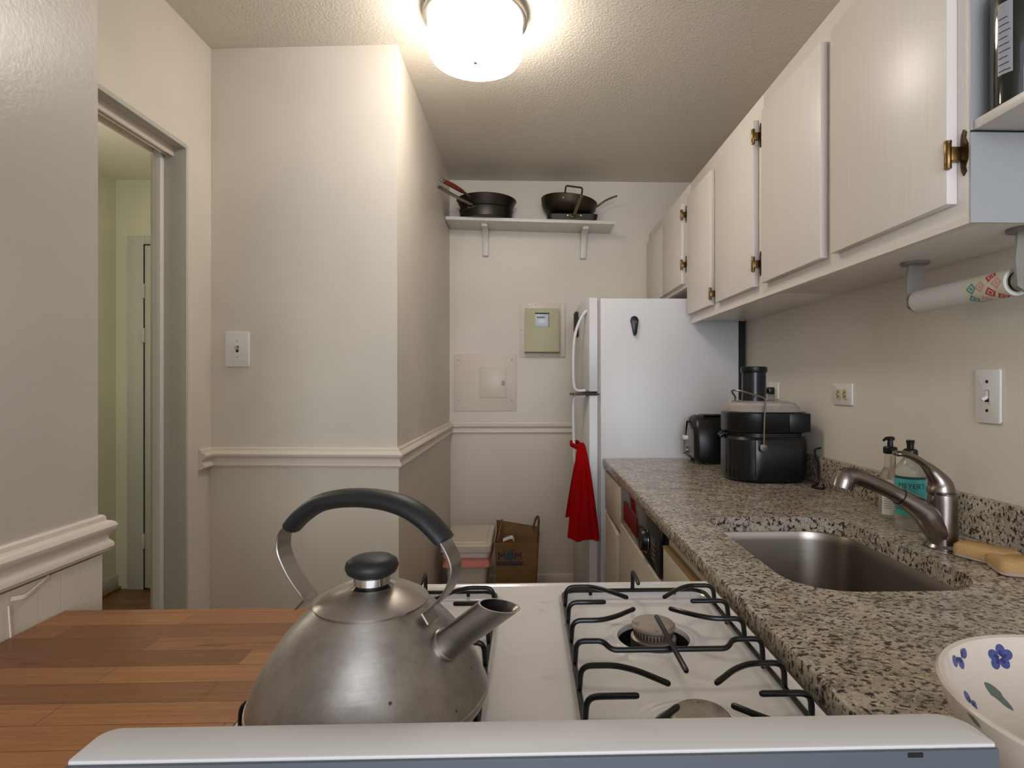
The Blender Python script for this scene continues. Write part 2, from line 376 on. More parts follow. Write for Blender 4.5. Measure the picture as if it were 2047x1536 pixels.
# ------------------------------------------------------------------ object helpers
WP = {}
def link_mesh(name, bm, mat, origin, smooth=35):
    bmesh.ops.remove_doubles(bm, verts=bm.verts, dist=1e-6)
    bmesh.ops.recalc_face_normals(bm, faces=list(bm.faces))
    for v in bm.verts: v.co -= origin
    me = bpy.data.meshes.new(name); bm.to_mesh(me); bm.free()
    for m in (mat if isinstance(mat, (list, tuple)) else [mat]): me.materials.append(m)
    if smooth:
        me.polygons.foreach_set('use_smooth', [True]*len(me.polygons)); me.set_sharp_from_angle(angle=math.radians(smooth))
    o = bpy.data.objects.new(name, me); COL.objects.link(o); return o
def thing(name, label, cat, loc, group=None):
    o = bpy.data.objects.new(name, None); COL.objects.link(o); o.location = loc; o.empty_display_size = 0.05
    WP[o] = Vector(loc); o['label'] = label; o['category'] = cat
    if group: o['group'] = group
    return o
def part(name, bm, mat, parent, label=None, smooth=35):
    o = link_mesh(name, bm, mat, WP[parent], smooth); o.parent = parent; WP[o] = WP[parent]
    if label: o['label'] = label
    return o
def pieces(name, bm, mat, parent, smooth=35):
    """every separate island of bm becomes a part of its own"""
    bmesh.ops.remove_doubles(bm, verts=bm.verts, dist=1e-6); left = set(bm.verts); out = []
    while left:
        st_ = [left.pop()]; isl = set(st_)
        while st_:
            v = st_.pop()
            for e in v.link_edges:
                o_ = e.other_vert(v)
                if o_ not in isl: isl.add(o_); st_.append(o_)
        left -= isl; t_ = bmesh.new(); mp_ = {v: t_.verts.new(v.co) for v in isl}
        for f in {f for v in isl for f in v.link_faces}: quadsafe(t_, [mp_[v] for v in f.verts])
        out.append(part(name, t_, mat, parent, smooth=smooth))
    bm.free(); return out
def single(name, bm, mat, label, cat, loc, group=None, smooth=35):
    o = link_mesh(name, bm, mat, Vector(loc), smooth); o.location = loc; WP[o] = Vector(loc)
    o['label'] = label; o['category'] = cat
    if group: o['group'] = group
    return o
def struct(name, bm, mat, parent=None, smooth=35):
    o = link_mesh(name, bm, mat, Vector((0, 0, 0)), smooth); WP[o] = Vector((0, 0, 0))
    if parent: o.parent = parent
    else: o['kind'] = 'structure'
    return o
B = bmesh.new

# ================================================================== the room
H = 2.508
YB, XR = 3.55, 1.02
LX = -1.18            # left wall plane with the door opening
NX = -0.772           # near left wall face
SX = -0.48            # corner of the facing wall / passage side wall
b = B(); bx(b, -2.75, 1.15, -1.3, 3.85, -0.05, 0); struct('floor', b, M['floor'])
b = B(); bx(b, -2.75, 1.15, -1.3, 3.85, H, H+0.08); struct('ceiling', b, M['ceil'])
b = B(); bx(b, SX-0.1, XR+0.1, YB, YB+0.1, 0, H); struct('wall_back', b, M['wall'])
b = B(); bx(b, XR, XR+0.1, -1.3, YB, 0, H); struct('wall_right', b, M['wall'])
b = B(); bx(b, NX-0.1, NX, -1.3, 1.06, 0, H, 0.004); struct('wall_left_near', b, M['wall_gloss'])
b = B(); bx(b, LX-0.1, NX-0.1, 0.96, 1.06, 0, H); struct('wall_left_return', b, M['wall'])
# wall with the doorway: header and pier
b = B()
bx(b, LX-0.12, LX, 1.06, 2.035, 2.087, H); bx(b, LX-0.12, LX, 2.035, 2.18, 0, H)
struct('wall_left', b, M['wall'])
# facing wall, very slightly out of square, and the side wall running back
b = B(); prism(b, [(LX, 2.18), (SX, 2.132), (SX, 2.23), (LX, 2.28)], 'z', 0, H); struct('wall_front', b, M['wall'])
b = B(); bx(b, SX-0.1, SX, 2.2299, YB, 0, H); struct('wall_passage', b, M['wall'])
# hall beyond the doorway
b = B(); bx(b, -2.62, -2.52, -0.4, 3.72, 0, H); struct('wall_hall_left', b, M['wall_hall'])
b = B(); bx(b, -2.52, LX-0.12, 3.6, 3.7, 0, H); struct('wall_hall_back', b, M['wall_hall'])
b = B(); bx(b, LX-0.12, LX-0.02, 2.2, 3.6, 0, H); struct('wall_hall_right', b, M['wall_hall'])
b = B(); bx(b, -2.52, LX-0.1, -0.5, -0.4, 0, H); struct('wall_hall_near', b, M['wall_hall'])
# baseboards
b = B(); bx(b, -2.52, -2.505, -0.4, 3.6, 0, 0.09, 0.003); struct('baseboard_hall', b, M['trim_grey'])
b = B(); bx(b, -2.505, -2.487, -0.4, 3.6, 0, 0.02, 0.005); struct('baseboard_hall_shoe', b, M['brownedge'])
b = B(); bx(b, SX, 1.0, YB-0.014, YB, 0, 0.085, 0.004); struct('baseboard_back', b, M['trim'])
# door at the end of the hall with its casing
d0 = B(); bx(d0, -2.332, -1.55, 3.575, 3.598, 0.012, 2.10, 0.002); dr = struct('door_1', d0, M['trim_grey'])
k = B(); bx(k, -2.336, -2.332, 3.57, 3.599, 0, 2.106); bx(k, -2.336, -1.5, 3.57, 3.599, 2.101, 2.106); struct('door_gap', k, M['darkslot'], dr)
k = B()
for zz in (1.82, 1.55, 0.3): bx(k, -2.342, -2.328, 3.560, 3.575, zz-0.045, zz+0.045, 0.003)
struct('hinge', k, M['trim_grey'], dr)
c = B(); bx(c, -2.44, -2.336, 3.58, 3.6, 0, 2.16, 0.003); bx(c, -2.336, -1.4, 3.58, 3.6, 2.106, 2.16, 0.003); struct('trim_1', c, M['trim_grey'])
# jamb, head and sliding-door track of the doorway
c = B(); bx(c, LX-0.121, LX+0.002, 2.022, 2.036, 0, 2.087, 0.003); bx(c, LX-0.121, LX+0.002, 1.06, 2.022, 2.072, 2.088, 0.002)
struct('trim_2', c, M['trim_grey'])
c = B()
for x in (LX-0.045, LX-0.062, LX-0.100): bx(c, x-0.004, x+0.004, 1.06, 2.022, 2.045, 2.073)
bx(c, LX-0.105, LX-0.04, 1.06, 2.022, 2.066, 2.073)
struct('trim_3', c, M['trim'])
c = B(); bx(c, LX-0.100, LX-0.072, 2.000, 2.022, 0, 2.06, 0.003); struct('trim_4', c, M['whiteplastic'])

# chair rail
RZ = 1.024
prof = [(0, 0), (0.006, 0.0), (0.011, -0.004), (0.012, -0.010), (0.012, -0.013), (0.020, -0.015), (0.027, -0.019), (0.031, -0.026), (0.029, -0.034), (0.022, -0.040),
        (0.017, -0.045), (0.015, -0.052), (0.016, -0.056), (0.021, -0.060), (0.025, -0.066), (0.025, -0.073), (0.019, -0.076), (0.018, -0.080), (0.010, -0.082), (0, -0.082)]
prof = [(a*0.9, z*0.90) for a, z in prof]; profN = [(a*0.72, z*0.90) for a, z in prof]
b = B(); profile_run(b, (NX, -1.2, RZ+0.001), (NX, 1.06, RZ+0.001), (1, 0, 0), profN, 0, 1); profile_run(b, (NX, 1.06, RZ+0.001), (NX-0.1, 1.06, RZ+0.001), (0, 1, 0), profN, 1, 0)
struct('trim_5', b, M['trim'])
fn = Vector((-0.048, -0.70, 0)).normalized()
b = B(); profile_run(b, (LX, 2.18, RZ), (SX, 2.132, RZ), fn, prof, -1, 1); struct('trim_6', b, M['trim'])
b = B(); profile_run(b, (SX, 2.132, RZ), (SX, YB, RZ), (1, 0, 0), prof, 1, -1); struct('trim_7', b, M['trim'])
b = B(); profile_run(b, (SX, YB, RZ), (0.98, YB, RZ), (0, -1, 0), prof, -1, 0); struct('trim_8', b, M['trim'])
b = B(); profile_run(b, (LX, 2.095, RZ), (LX, 2.18, RZ), (1, 0, 0), prof, 0, -1); struct('trim_9', b, M['trim'])
# beadboard below the rail
zt = RZ-0.073
b = B(); bx(b, NX, NX+0.007, -1.2, 1.058, 0, zt+0.004); struct('wall_left_panelling', b, M['bead_y'])
b = B(); prism(b, [(LX, 2.172), (SX+0.007, 2.124), (SX+0.006, 2.134), (LX, 2.182)], 'z', 0, zt); struct('wall_front_panelling', b, M['bead_x'])
b = B(); bx(b, SX, SX+0.007, 2.128, YB, 0, zt); struct('wall_passage_panelling', b, M['bead_y'])
b = B(); bx(b, SX+0.007, 0.985, YB-0.007, YB, 0.0, zt); struct('wall_back_panelling', b, M['bead_x'])
# peeling seam strip on the near panelling
b = B(); tube(b, [(NX+0.009, 0.869, 0.935), (NX+0.010, 0.872, 0.88), (NX+0.009, 0.876, 0.80), (NX+0.009, 0.878, 0.72)], 0.0014, 6)
strap(b, smooth_path([(NX+0.010, 0.872, 0.944), (NX+0.015, 0.89, 0.942), (NX+0.012, 0.915, 0.948), (NX+0.009, 0.94, 0.955)], 4), (0, 0.2, 1), 0.006, 0.0012)
struct('trim_10', b, M['trim'])

# ================================================================== ceiling lamp
LC = (-0.176, 1.94)
lamp = thing('ceiling_lamp', 'round flush drum ceiling lamp with lit white glass and nickel rim', 'lamp', (LC[0], LC[1], H))
b = B(); lathe(b, [(0.05, H), (0.172, H), (0.174, H-0.004), (0.174, H-0.030), (0.168, H-0.034), (0.158, H-0.034), (0.158, H-0.01), (0.05, H-0.01)], (*LC, 0), 72, cap0=False, cap1=False); part('rim', b, M['lamp_metal'], lamp)
b = B(); lathe(b, [(0.154, H-0.012), (0.158, H-0.04), (0.159, H-0.12), (0.156, H-0.140), (0.148, H-0.154), (0.12, H-0.161), (0.06, H-0.164), (0, H-0.165)], (*LC, 0), 72, cap0=False); part('lamp_shade', b, M['opal'], lamp)
b = B(); lathe(b, [(0, H-0.174), (0.006, H-0.172), (0.008, H-0.168), (0.006, H-0.160)], (*LC, 0), 24, cap0=False); part('finial', b, M['lamp_metal'], lamp)

# ================================================================== worktop, sink
CT = 0.914
SKX0, SKX1, SKY0, SKY1 = 0.456, 0.800, 0.945, 1.475
wt = thing('worktop', 'speckled beige and brown granite worktop running along the right wall', 'worktop', (0.68, 1.4, 0.878))
b = B()
outer = rrect(0.352, 1.018, 0.20, 2.648, [0.004, 0.02, 0.004, 0.004], 4)
inner = rrect(SKX0, SKX1, SKY0, SKY1, [0.10, 0.045, 0.10, 0.10], 8)
def bridge_top(bm, z, up):
    # outer rect with hole: split in strips around the hole bounding box
    X = [0.352, SKX0, SKX1, 1.018]; Y = [0.20, SKY0, SKY1, 2.648]
    g = {}
    def V(x, y):
        k = (round(x, 5), round(y, 5))
        if k not in g: g[k] = bm.verts.new((x, y, z))
        return g[k]
    for i in range(3):
        for j in range(3):
            if i == 1 and j == 1: continue
            quadsafe(bm, [V(X[i], Y[j]), V(X[i+1], Y[j]), V(X[i+1], Y[j+1]), V(X[i], Y[j+1])])
    n = 9; cors = [(SKX1, SKY1), (SKX0, SKY1), (SKX0, SKY0), (SKX1, SKY0)]
    for q in range(4):
        cv = V(*cors[q]); arc = inner[q*n:(q+1)*n]
        for a, c2 in zip(arc, arc[1:]): quadsafe(bm, [cv, V(*a), V(*c2)])
bridge_top(b, CT, True); bridge_top(b, CT-0.036, False)
def wall_strip(bm, poly, z0, z1):
    a = [bm.verts.new((x, y, z0)) for x, y in poly]; c2 = [bm.verts.new((x, y, z1)) for x, y in poly]
    for i in range(len(poly)):
        j = (i+1) % len(poly); quadsafe(bm, [a[i], a[j], c2[j], c2[i]])
wall_strip(b, inner, CT-0.036, CT)
wall_strip(b, [(0.352, 0.20), (1.018, 0.20), (1.018, 2.648), (0.352, 2.648)], CT-0.036, CT)
# eased front edge
prism(b, [(0.3535, CT-0.0005), (0.347, CT-0.0025), (0.3455, CT-0.008), (0.3455, CT-0.030), (0.348, CT-0.036), (0.3535, CT-0.036)], 'y', 0.20, 2.648)
part('slab', b, M['granite'], wt)
b = B(); bx(b, 0.999, 1.0185, 0.20, 2.648, CT+0.0005, CT+0.094, 0.002); part('backsplash', b, M['granite'], wt)

sink = thing('sink', 'brushed steel undermount sink sunk in the granite worktop', 'sink', ((SKX0+SKX1)/2, (SKY0+SKY1)/2, 0.69))
def rr_in(off, z, rs=1.0):
    return [Vector((x, y, z)) for x, y in rrect(SKX0+off, SKX1-off, SKY0+off, SKY1-off, [max(0.03, 0.10-off*0.5), max(0.03, 0.05-off*0.3), max(0.03, 0.10-off*0.5), max(0.03, 0.10-off*0.5)], 8)]
b = B(); rings(b, [rr_in(-0.012, CT-0.038), rr_in(-0.004, CT-0.0375), rr_in(-0.003, CT-0.040), rr_in(0.0, CT-0.06), rr_in(0.006, CT-0.18), rr_in(0.012, CT-0.205), rr_in(0.026, CT-0.219), rr_in(0.06, CT-0.223), rr_in(0.14, CT-0.225)], True, False, True)
part('basin', b, M['sink'], sink)
b = B(); cx, cy = 0.628, 1.21; lathe(b, [(0.045, CT-0.2235), (0.043, CT-0.2225), (0.036, CT-0.2245), (0.02, CT-0.2247), (0, CT-0.2247)], (cx, cy, 0), 32, cap0=False); part('drain', b, M['chrome'], sink)

# ================================================================== faucet
FC = Vector((0.880, 1.195, CT+0.0006)); FY = FC.y
fau = thing('faucet', 'brushed nickel single lever faucet arching over the sink', 'faucet', FC)
b = B(); lathe(b, [(0.034, 0), (0.034, 0.003), (0.031, 0.006), (0.0285, 0.009), (0.0275, 0.05), (0.0275, 0.100), (0.0265, 0.1125), (0.0255, 0.1135), (0.0255, 0.1155), (0.027, 0.117)], FC, 40); part('body', b, M['nickel'], fau)
sp = [FC+Vector((-0.0008, 0, 0.009)), FC+Vector((-0.002, 0, 0.024))]+[ony(x, y, FY) for x, y in ((1866, 1050), (1848, 1026), (1824, 1008), (1799, 993), (1770, 977), (1741, 964), (1716, 954), (1700, 952), (1688, 957))]
sp = smooth_path(sp, 6); n = len(sp)
rad = []
for i in range(n):
    t_ = i/(n-1); rad.append(0.0282-0.0022*t_/0.28 if t_ < 0.28 else 0.0260-0.0102*(t_-0.28)/0.27 if t_ < 0.55 else 0.0158+0.0035*(t_-0.55)/0.45)
ed = (sp[-1]-sp[-2]).normalized(); spx = sp+[sp[-1]+ed*0.010, sp[-1]+ed*0.016, sp[-1]+ed*0.019]; rx = rad+[0.0170, 0.0110, 0.0045]
b = B(); tube(b, spx, rx, 20, up=(0, 1, 0), flat=rx)
part('spout', b, M['nickel'], fau)
b = B(); hp = [ony(1697, 944, FY), ony(1691, 950, FY), ony(1686, 962, FY), ony(1682, 975, FY)]; tube(b, hp, [0.014, 0.0205, 0.0225, 0.0220], 28, up=(0, 1, 0)); part('spray_head', b, M['nickel'], fau)
b = B(); e0, e1 = sp[int(n*.50)], sp[int(n*.50)+1]; T = (e1-e0).normalized(); tube(b, [e0, e0+T*0.002], 0.0186, 24, up=(0, 1, 0)); part('seam_ring', b, M['darkbrass'], fau)
lv = [ony(x, y, FY) for x, y in ((1881, 981), (1879, 968), (1872, 955), (1858, 938), (1843, 925), (1825, 914), (1808, 908), (1793, 907))]
lv = smooth_path(lv, 6); n = len(lv); ra, fl = [], []
for i in range(n):
    t_ = i/(n-1)
    ra.append(0.0265*(1-t_/0.14*0.1) if t_ < 0.14 else max(0.0042, 0.0238*(1-(t_-0.14)/0.40)+0.0075*((t_-0.14)/0.40)) if t_ < 0.54 else 0.0075-0.003*(t_-0.54))
    fl.append(ra[-1] if t_ < 0.3 else max(ra[-1], 0.013))
b = B(); tube(b, lv, ra, 20, up=Vector((0.75, 0, 0.66)), flat=fl, roundend=True); part('lever', b, M['nickel'], fau)

# ================================================================== soap bottles
def bottle_label(bm, c, r, a0, a1, z0, z1, n=16):
    rs = [[Vector((c[0]+rr*math.cos(a0+(a1-a0)*i/n), c[1]+rr*math.sin(a0+(a1-a0)*i/n), c[2]+z)) for i in range(n+1)] for rr, z in ((r, z0), (r, z1))]
    rings(bm, rs, False)
def text_on_cyl(bm, txt, size, c, r, ang, z, bold=0.0):
    t_ = text_bm(txt, size, 0.0, bold=bold)
    for v in t_.verts:
        a = ang+v.co.x/r; v.co = Vector((c[0]+r*math.cos(a), c[1]+r*math.sin(a), c[2]+z+v.co.y))
    merge(bm, t_)
c1 = (0.940, 1.465, CT+0.0008)
s1 = thing('soap_bottle', 'clear hand soap bottle with black pump and white side label behind the faucet', 'bottle', c1)
b = B(); lathe(b, [(0.024, 0), (0.0265, 0.003), (0.027, 0.02), (0.027, 0.092), (0.0255, 0.106), (0.020, 0.118), (0.0150, 0.127), (0.0135, 0.134), (0.0125, 0.166), (0.013, 0.169)], c1, 36); part('bottle_body', b, M['clearbottle'], s1)
b = B(); lathe(b, [(0.0155, 0.165), (0.0165, 0.167), (0.0165, 0.180), (0.014, 0.183), (0.007, 0.184), (0.0065, 0.199), (0.010, 0.200), (0.0105, 0.206), (0.007, 0.209)], c1, 28)
tube(b, [(c1[0], c1[1], CT+0.205), (c1[0]-0.014, c1[1]-0.004, CT+0.205), (c1[0]-0.022, c1[1]-0.006, CT+0.200)], [0.005, 0.0042, 0.003], 10)
part('pump', b, M['black'], s1)
b = B(); bottle_label(b, c1, 0.0274, math.radians(196), math.radians(255), 0.010, 0.100); part('label', b, M['labelwhite'], s1)
b = B(); bottle_label(b, c1, 0.0277, math.radians(212), math.radians(236), 0.068, 0.076); bottle_label(b, c1, 0.0277, math.radians(216), math.radians(228), 0.080, 0.084); part('label_print', b, M['yellow'], s1)
b = B()
for i in range(6): bottle_label(b, c1, 0.0277, math.radians(206), math.radians(244-4*(i % 2)), 0.026+i*0.006, 0.0275+i*0.006)
part('label_text', b, M['greyprint'], s1)
b = B(); tube(b, [(c1[0], c1[1], CT+0.02), (c1[0]+0.002, c1[1], CT+0.16)], 0.0022, 8); part('dip_tube', b, M['clearp'], s1)

c2 = (0.912, 1.345, CT+0.0008)
s2 = thing('dish_soap_bottle', 'dish soap bottle with black cap and teal label behind the faucet spout', 'bottle', c2)
b = B(); lathe(b, [(0.028, 0), (0.032, 0.004), (0.0325, 0.03), (0.0325, 0.130), (0.031, 0.142), (0.026, 0.154), (0.019, 0.163), (0.0145, 0.169), (0.013, 0.176)], c2, 40); part('bottle_body', b, M['clearbottle'], s2)
b = B(); lathe(b, [(0.0155, 0.172), (0.016, 0.175), (0.0155, 0.188), (0.012, 0.191), (0.0075, 0.192), (0.0078, 0.202), (0.0095, 0.210), (0.0085, 0.212)], c2, 28); part('cap', b, M['black'], s2)
A = math.atan2(-c2[1], -c2[0])
b = B(); bottle_label(b, c2, 0.0330, A-1.25, A+1.25, 0.036, 0.127, 30); part('label', b, M['teal'], s2)
b = B(); bottle_label(b, c2, 0.0332, A-1.25, A+1.25, 0.122, 0.128, 30); part('label_band', b, M['tealdark'], s2)
b = B(); text_on_cyl(b, "MEYER'S", 0.0165, c2, 0.0333, A+0.10, 0.106); part('brand_text', b, M['ink'], s2)
b = B(); text_on_cyl(b, 'DISH SOAP', 0.0130, c2, 0.0333, A-0.10, 0.052)
part('product_text', b, M['ink'], s2)
b = B(); bottle_label(b, c2, 0.0333, A-0.16, A+0.16, 0.064, 0.078); part('label_picture', b, M['labelwhite'], s2)

# ================================================================== sponges
def sponge(cx, cy, z0, L, W, rz, label):
    s = thing('sponge', label, 'sponge', (cx, cy, z0), 'tan sponges beside the faucet')
    for nm, za, zb, mt in (('scrub_pad', 0, 0.008, 'sponge_bot'), ('foam', 0.008, 0.026, 'sponge_top')):
        b = B(); rs = []
        for z, ins in ((za, 0.0 if nm == 'foam' else 0.003), (za+(zb-za)*0.3, 0), (za+(zb-za)*0.75, 0.001), (zb, 0.006 if nm == 'foam' else 0.0)):
            ring = []
            for x, y in rrect(-L/2+ins, L/2-ins, -W/2+ins, W/2-ins, 0.014, 5):
                wav = 0.0015*math.sin(x*90+y*50)
                ring.append(Vector((cx, cy, z0)) + Matrix.Rotation(rz, 3, 'Z') @ Vector((x+wav, y, z+(wav if z > 0.01 else 0))))
            rs.append(ring)
        rings(b, rs, True, True, True); part(nm, b, M[mt], s, smooth=60)
    return s
sponge(0.905, 1.108, CT+0.0008, 0.10, 0.07, math.radians(-68), 'tan sponge nearest the faucet base')
sponge(0.912, 1.028, CT+0.0008, 0.10, 0.075, math.radians(-20), 'tan sponge farther from the faucet, at the right edge of the photo')

# ================================================================== bowl with shallots
BC = Vector((0.481, 0.433, CT+0.0008))
OUT = [(0.046, 0.0), (0.054, 0.002), (0.074, 0.008), (0.100, 0.026), (0.118, 0.048), (0.129, 0.070), (0.136, 0.090)]
def rad_at(z, off=0.0):
    for (r0, z0), (r1, z1) in zip(OUT, OUT[1:]):
        if z0 <= z <= z1: return r0+(r1-r0)*(z-z0)/(z1-z0)-off
    return OUT[-1][0]-off
bowl = thing('serving_bowl', 'cream ceramic bowl painted with blue flowers on the granite', 'bowl', BC)
b = B(); prof_b = OUT + [(0.1362, 0.0925), (0.1340, 0.0945), (0.1300, 0.0935), (0.1285, 0.090)] + [(rad_at(z)-0.0075, z) for z in (0.07, 0.05, 0.03)] + [(0.078, 0.016), (0.045, 0.010), (0, 0.009)]
lathe(b, prof_b, BC, 96, cap0=True, cap1=False); part('bowl_body', b, M['ceramic'], bowl, smooth=50)
def bowl_hit(px, py, inner=True):
    d = ray(px, py).normalized(); best = None; prev = None; off = 0.0075 if inner else 0.0
    for i in range(3000):
        p_ = _O+d*(0.3+i*0.0004); z = p_.z-CT
        if z > 0.0935 or z < 0.004: prev = None; continue
        r = math.hypot(p_.x-BC.x, p_.y-BC.y); f = r-(rad_at(min(z, 0.09))-off)
        if prev is not None and ((inner and prev < 0 <= f) or ((not inner) and prev > 0 >= f)): return p_
        prev = f
    return None
def blob(bm, px, py, a, bb, ang, inner=True, lift=0.0005, n=14, tip=1.0):
    """painted petal: an ellipse (photo size) laid on the bowl wall"""
    c = bowl_hit(px, py, inner)
    if c is None: return
    th = math.atan2(c.y-BC.y, c.x-BC.x); z = c.z-CT
    rs = rad_at(min(z, 0.09)); pts = []
    for i in range(n):
        q = 2*PI*i/n; u, v = a*math.cos(q), bb*math.sin(q)*(abs(math.sin(q))**(tip-1))
        x, y = u*math.cos(ang)-v*math.sin(ang), u*math.sin(ang)+v*math.cos(ang)
        zz = min(0.091, max(0.012, z+y*0.86)); r = rad_at(min(zz, 0.09))-(0.0075+lift if inner else -lift)
        tt = th-x/rs if inner else th+x/rs
        pts.append(Vector((BC.x+r*math.cos(tt), BC.y+r*math.sin(tt), CT+zz)))
    vs = [bm.verts.new(p_) for p_ in pts]; cc = bm.verts.new(sum(pts, Vector())/n + (Vector((BC.x, BC.y, c.z))-c).normalized()*(0.0004 if inner else -0.0008))
    for i in range(n): quadsafe(bm, [vs[i], vs[(i+1) % n], cc])
def flower(px, py, size, angs, first):
    b = B()
    for a in angs: blob(b, px+size*math.cos(a), py-size*math.sin(a), 0.0060, 0.0054, a)
    part('painted_flower', b, M['pblue'], bowl)
    b2 = B()
    for a in angs: blob(b2, px+size*0.55*math.cos(a), py-size*0.55*math.sin(a), 0.0032, 0.0017, a, lift=0.0011)
    part('flower_centre', b2, M['pblue2'], bowl)
flower(1998, 1314, 15, [math.radians(x) for x in (90, 20, -50, -125, 160)], True)
flower(1917, 1314, 12, [math.radians(x) for x in (50, -140, -75)], False)
flower(1940, 1403, 12, [math.radians(x) for x in (130, -50)], False)
b = B(); blob(b, 1994, 1392, 0.018, 0.0062, math.radians(-52), n=20, tip=1.25); part('painted_leaf', b, M['pgreen'], bowl)
b = B(); blob(b, 1884, 1390, 0.012, 0.0045, math.radians(-68), False, n=16, tip=1.5); blob(b, 1945, 1436, 0.008, 0.003, math.radians(-40), False, n=12, tip=1.5); pieces('painted_leaf', b, M['pgreen'], bowl)
b = B(); blob(b, 1889, 1396, 0.008, 0.004, math.radians(-60), False, lift=0.001); part('painted_petal', b, M['pblue'], bowl)
def shallot(c, axis, L, R, label):
    s = thing('shallot', label, 'shallot', c, 'shallots in the painted bowl')
    axis = Vector(axis).normalized(); b = B()
    pr = [(-0.5, 0.05), (-0.46, 0.25), (-0.36, 0.62), (-0.18, 0.95), (0.0, 1.0), (0.18, 0.86), (0.32, 0.55), (0.42, 0.26), (0.5, 0.10)]
    P = [Vector(c)+axis*L*t_ for t_, _ in pr]; tube(b, smooth_path(P, 3), [R*x for x in interp([q for _, q in pr], 3)], 18); part('bulb', b, M['shallot'], s, smooth=70)
    b = B(); e = Vector(c)+axis*L*0.49
    tube(b, [e, e+axis*0.006+Vector((0, 0, 0.002)), e+axis*0.014+Vector((0.001, 0, 0.006))], [R*0.14, R*0.11, R*0.04], 8); part('dry_tip', b, M['garlicroot'], s)
def interp(v, n):
    out = []
    for a, c in zip(v, v[1:]):
        for k in range(n): out.append(a+(c-a)*k/n)
    return out+[v[-1]]
shallot((0.446, 0.446, CT+0.034), (0.8, -0.5, 0.12), 0.052, 0.019, 'reddish shallot in the flowered bowl, nearest its left side')
shallot((0.498, 0.422, CT+0.031), (0.3, 0.9, -0.05), 0.05, 0.019, 'reddish shallot lying in the middle of the flowered bowl')

# ================================================================== toaster
ty0, ty1, tx0, tx1 = 2.415, 2.60, 0.712, 0.985
toa = thing('toaster', 'black and silver toaster standing beside the refrigerator', 'toaster', ((tx0+tx1)/2, (ty0+ty1)/2, CT))
def tprof(ins):
    y0, y1, z1 = ty0+ins, ty1-ins, 0.208-ins
    pts = [(y0+0.008, CT+0.012+ins), (y0, CT+0.03)]
    pts += [(y0+0.004, CT+0.11), (y0+0.012, CT+0.15), (y0+0.030, CT+z1-0.02), (y0+0.055, CT+z1-0.003), (y0+0.08, CT+z1), (y1-0.08, CT+z1), (y1-0.055, CT+z1-0.003), (y1-0.030, CT+z1-0.02), (y1-0.012, CT+0.15), (y1-0.004, CT+0.11), (y1, CT+0.03), (y1-0.008, CT+0.012+ins)]
    return pts
b = B()
rings(b, [[Vector((x, y, z)) for y, z in tprof(i)] for x, i in ((tx0, 0.018), (tx0+0.006, 0.008), (tx0+0.02, 0.0), (tx1-0.02, 0.0), (tx1, 0.01))], True, True, True)
part('shell', b, M['black'], toa)
b = B()
ep = [Vector((tx0-0.001, y, z)) for y, z in tprof(0.026)]
rings(b, [ep, [p_+Vector((-0.010, 0, 0))*(1 if p_.z > CT+0.03 else 0.5) for p_ in ep]], True, True, True); part('control_panel', b, M['toastersilver'], toa)
b = B(); bx(b, tx0-0.030, tx0-0.010, 2.49, 2.525, CT+0.10, CT+0.118, 0.004); part('lever', b, M['whiteplastic'], toa)
b = B(); lathe(b, [(0.013, -0.022), (0.014, -0.010)], (tx0, 2.508, CT+0.055), 24, 'x'); part('knob', b, M['toastersilver'], toa)
b = B()
for y in (2.475, 2.53): bx(b, tx0+0.05, tx1-0.04, y-0.012, y+0.012, CT+0.2065, CT+0.2095)
pieces('bread_slot', b, M['darkslot'], toa)
b = B()
for x in (tx0+0.03, tx1-0.03):
    for y in (ty0+0.03, ty1-0.03): lathe(b, [(0.009, 0.0008), (0.009, 0.014)], (x, y, CT), 12)
pieces('foot', b, M['black'], toa)

# ================================================================== juicer
JX0, JX1, JY0, JY1 = 0.712, 0.975, 1.955, 2.20
jui = thing('juicer', 'black electric juicer with clear lid and feed tube on the granite', 'juicer', ((JX0+JX1)/2, (JY0+JY1)/2, CT))
def jout(i, xr=0.0, extra=0):
    return rrect(JX0+i, JX1-i-xr, JY0+i, JY1-i, [0.03, 0.115, 0.10, 0.035], 10)
def jl(name, layers, mat, cap=True):
    b = B(); rings(b, [[Vector((x, y, CT+z)) for x, y in jout(i, xr)] for z, i, xr in layers], True, cap, cap); return part(name, b, mat, jui)
jl('motor_base', [(0.002, 0.012, 0), (0.012, 0.004, 0), (0.05, 0.0, 0), (0.150, 0.0, 0), (0.160, 0.006, 0)], M['black_rib'])
jl('collar', [(0.160, 0.012, 0.0), (0.172, 0.012, 0), (0.176, 0.002, 0), (0.180, 0.0, 0), (0.242, 0.0, 0), (0.247, 0.005, 0)], M['black'])
jl('lid', [(0.247, 0.008, 0.01), (0.262, 0.010, 0.01), (0.278, 0.016, 0.018), (0.284, 0.026, 0.03)], M['clearp'])
jc = ony(1507, 800, 2.07); jc = (jc.x, 2.07, CT)
b = B(); lathe(b, [(0.043, 0.281), (0.042, 0.30), (0.042, 0.392), (0.040, 0.392), (0.040, 0.30)], jc, 36, cap0=True, cap1=False); part('feed_tube', b, M['tube'], jui)
b = B(); lathe(b, [(0.038, 0.33), (0.038, 0.385), (0.045, 0.386), (0.0465, 0.39), (0.0465, 0.404), (0.043, 0.407), (0.02, 0.4075)], jc, 36); part('food_pusher', b, M['black'], jui)
b = B()
ax = [ony(x, y, Y) for x, y, Y in ((1466, 805, 2.06), (1470, 795, 2.05), (1463, 782, 2.02), (1475, 781, 1.99), (1503, 788, 1.96), (1527, 796, 1.945), (1530, 806, 1.943), (1528, 840, 1.942), (1527, 890, 1.941))]
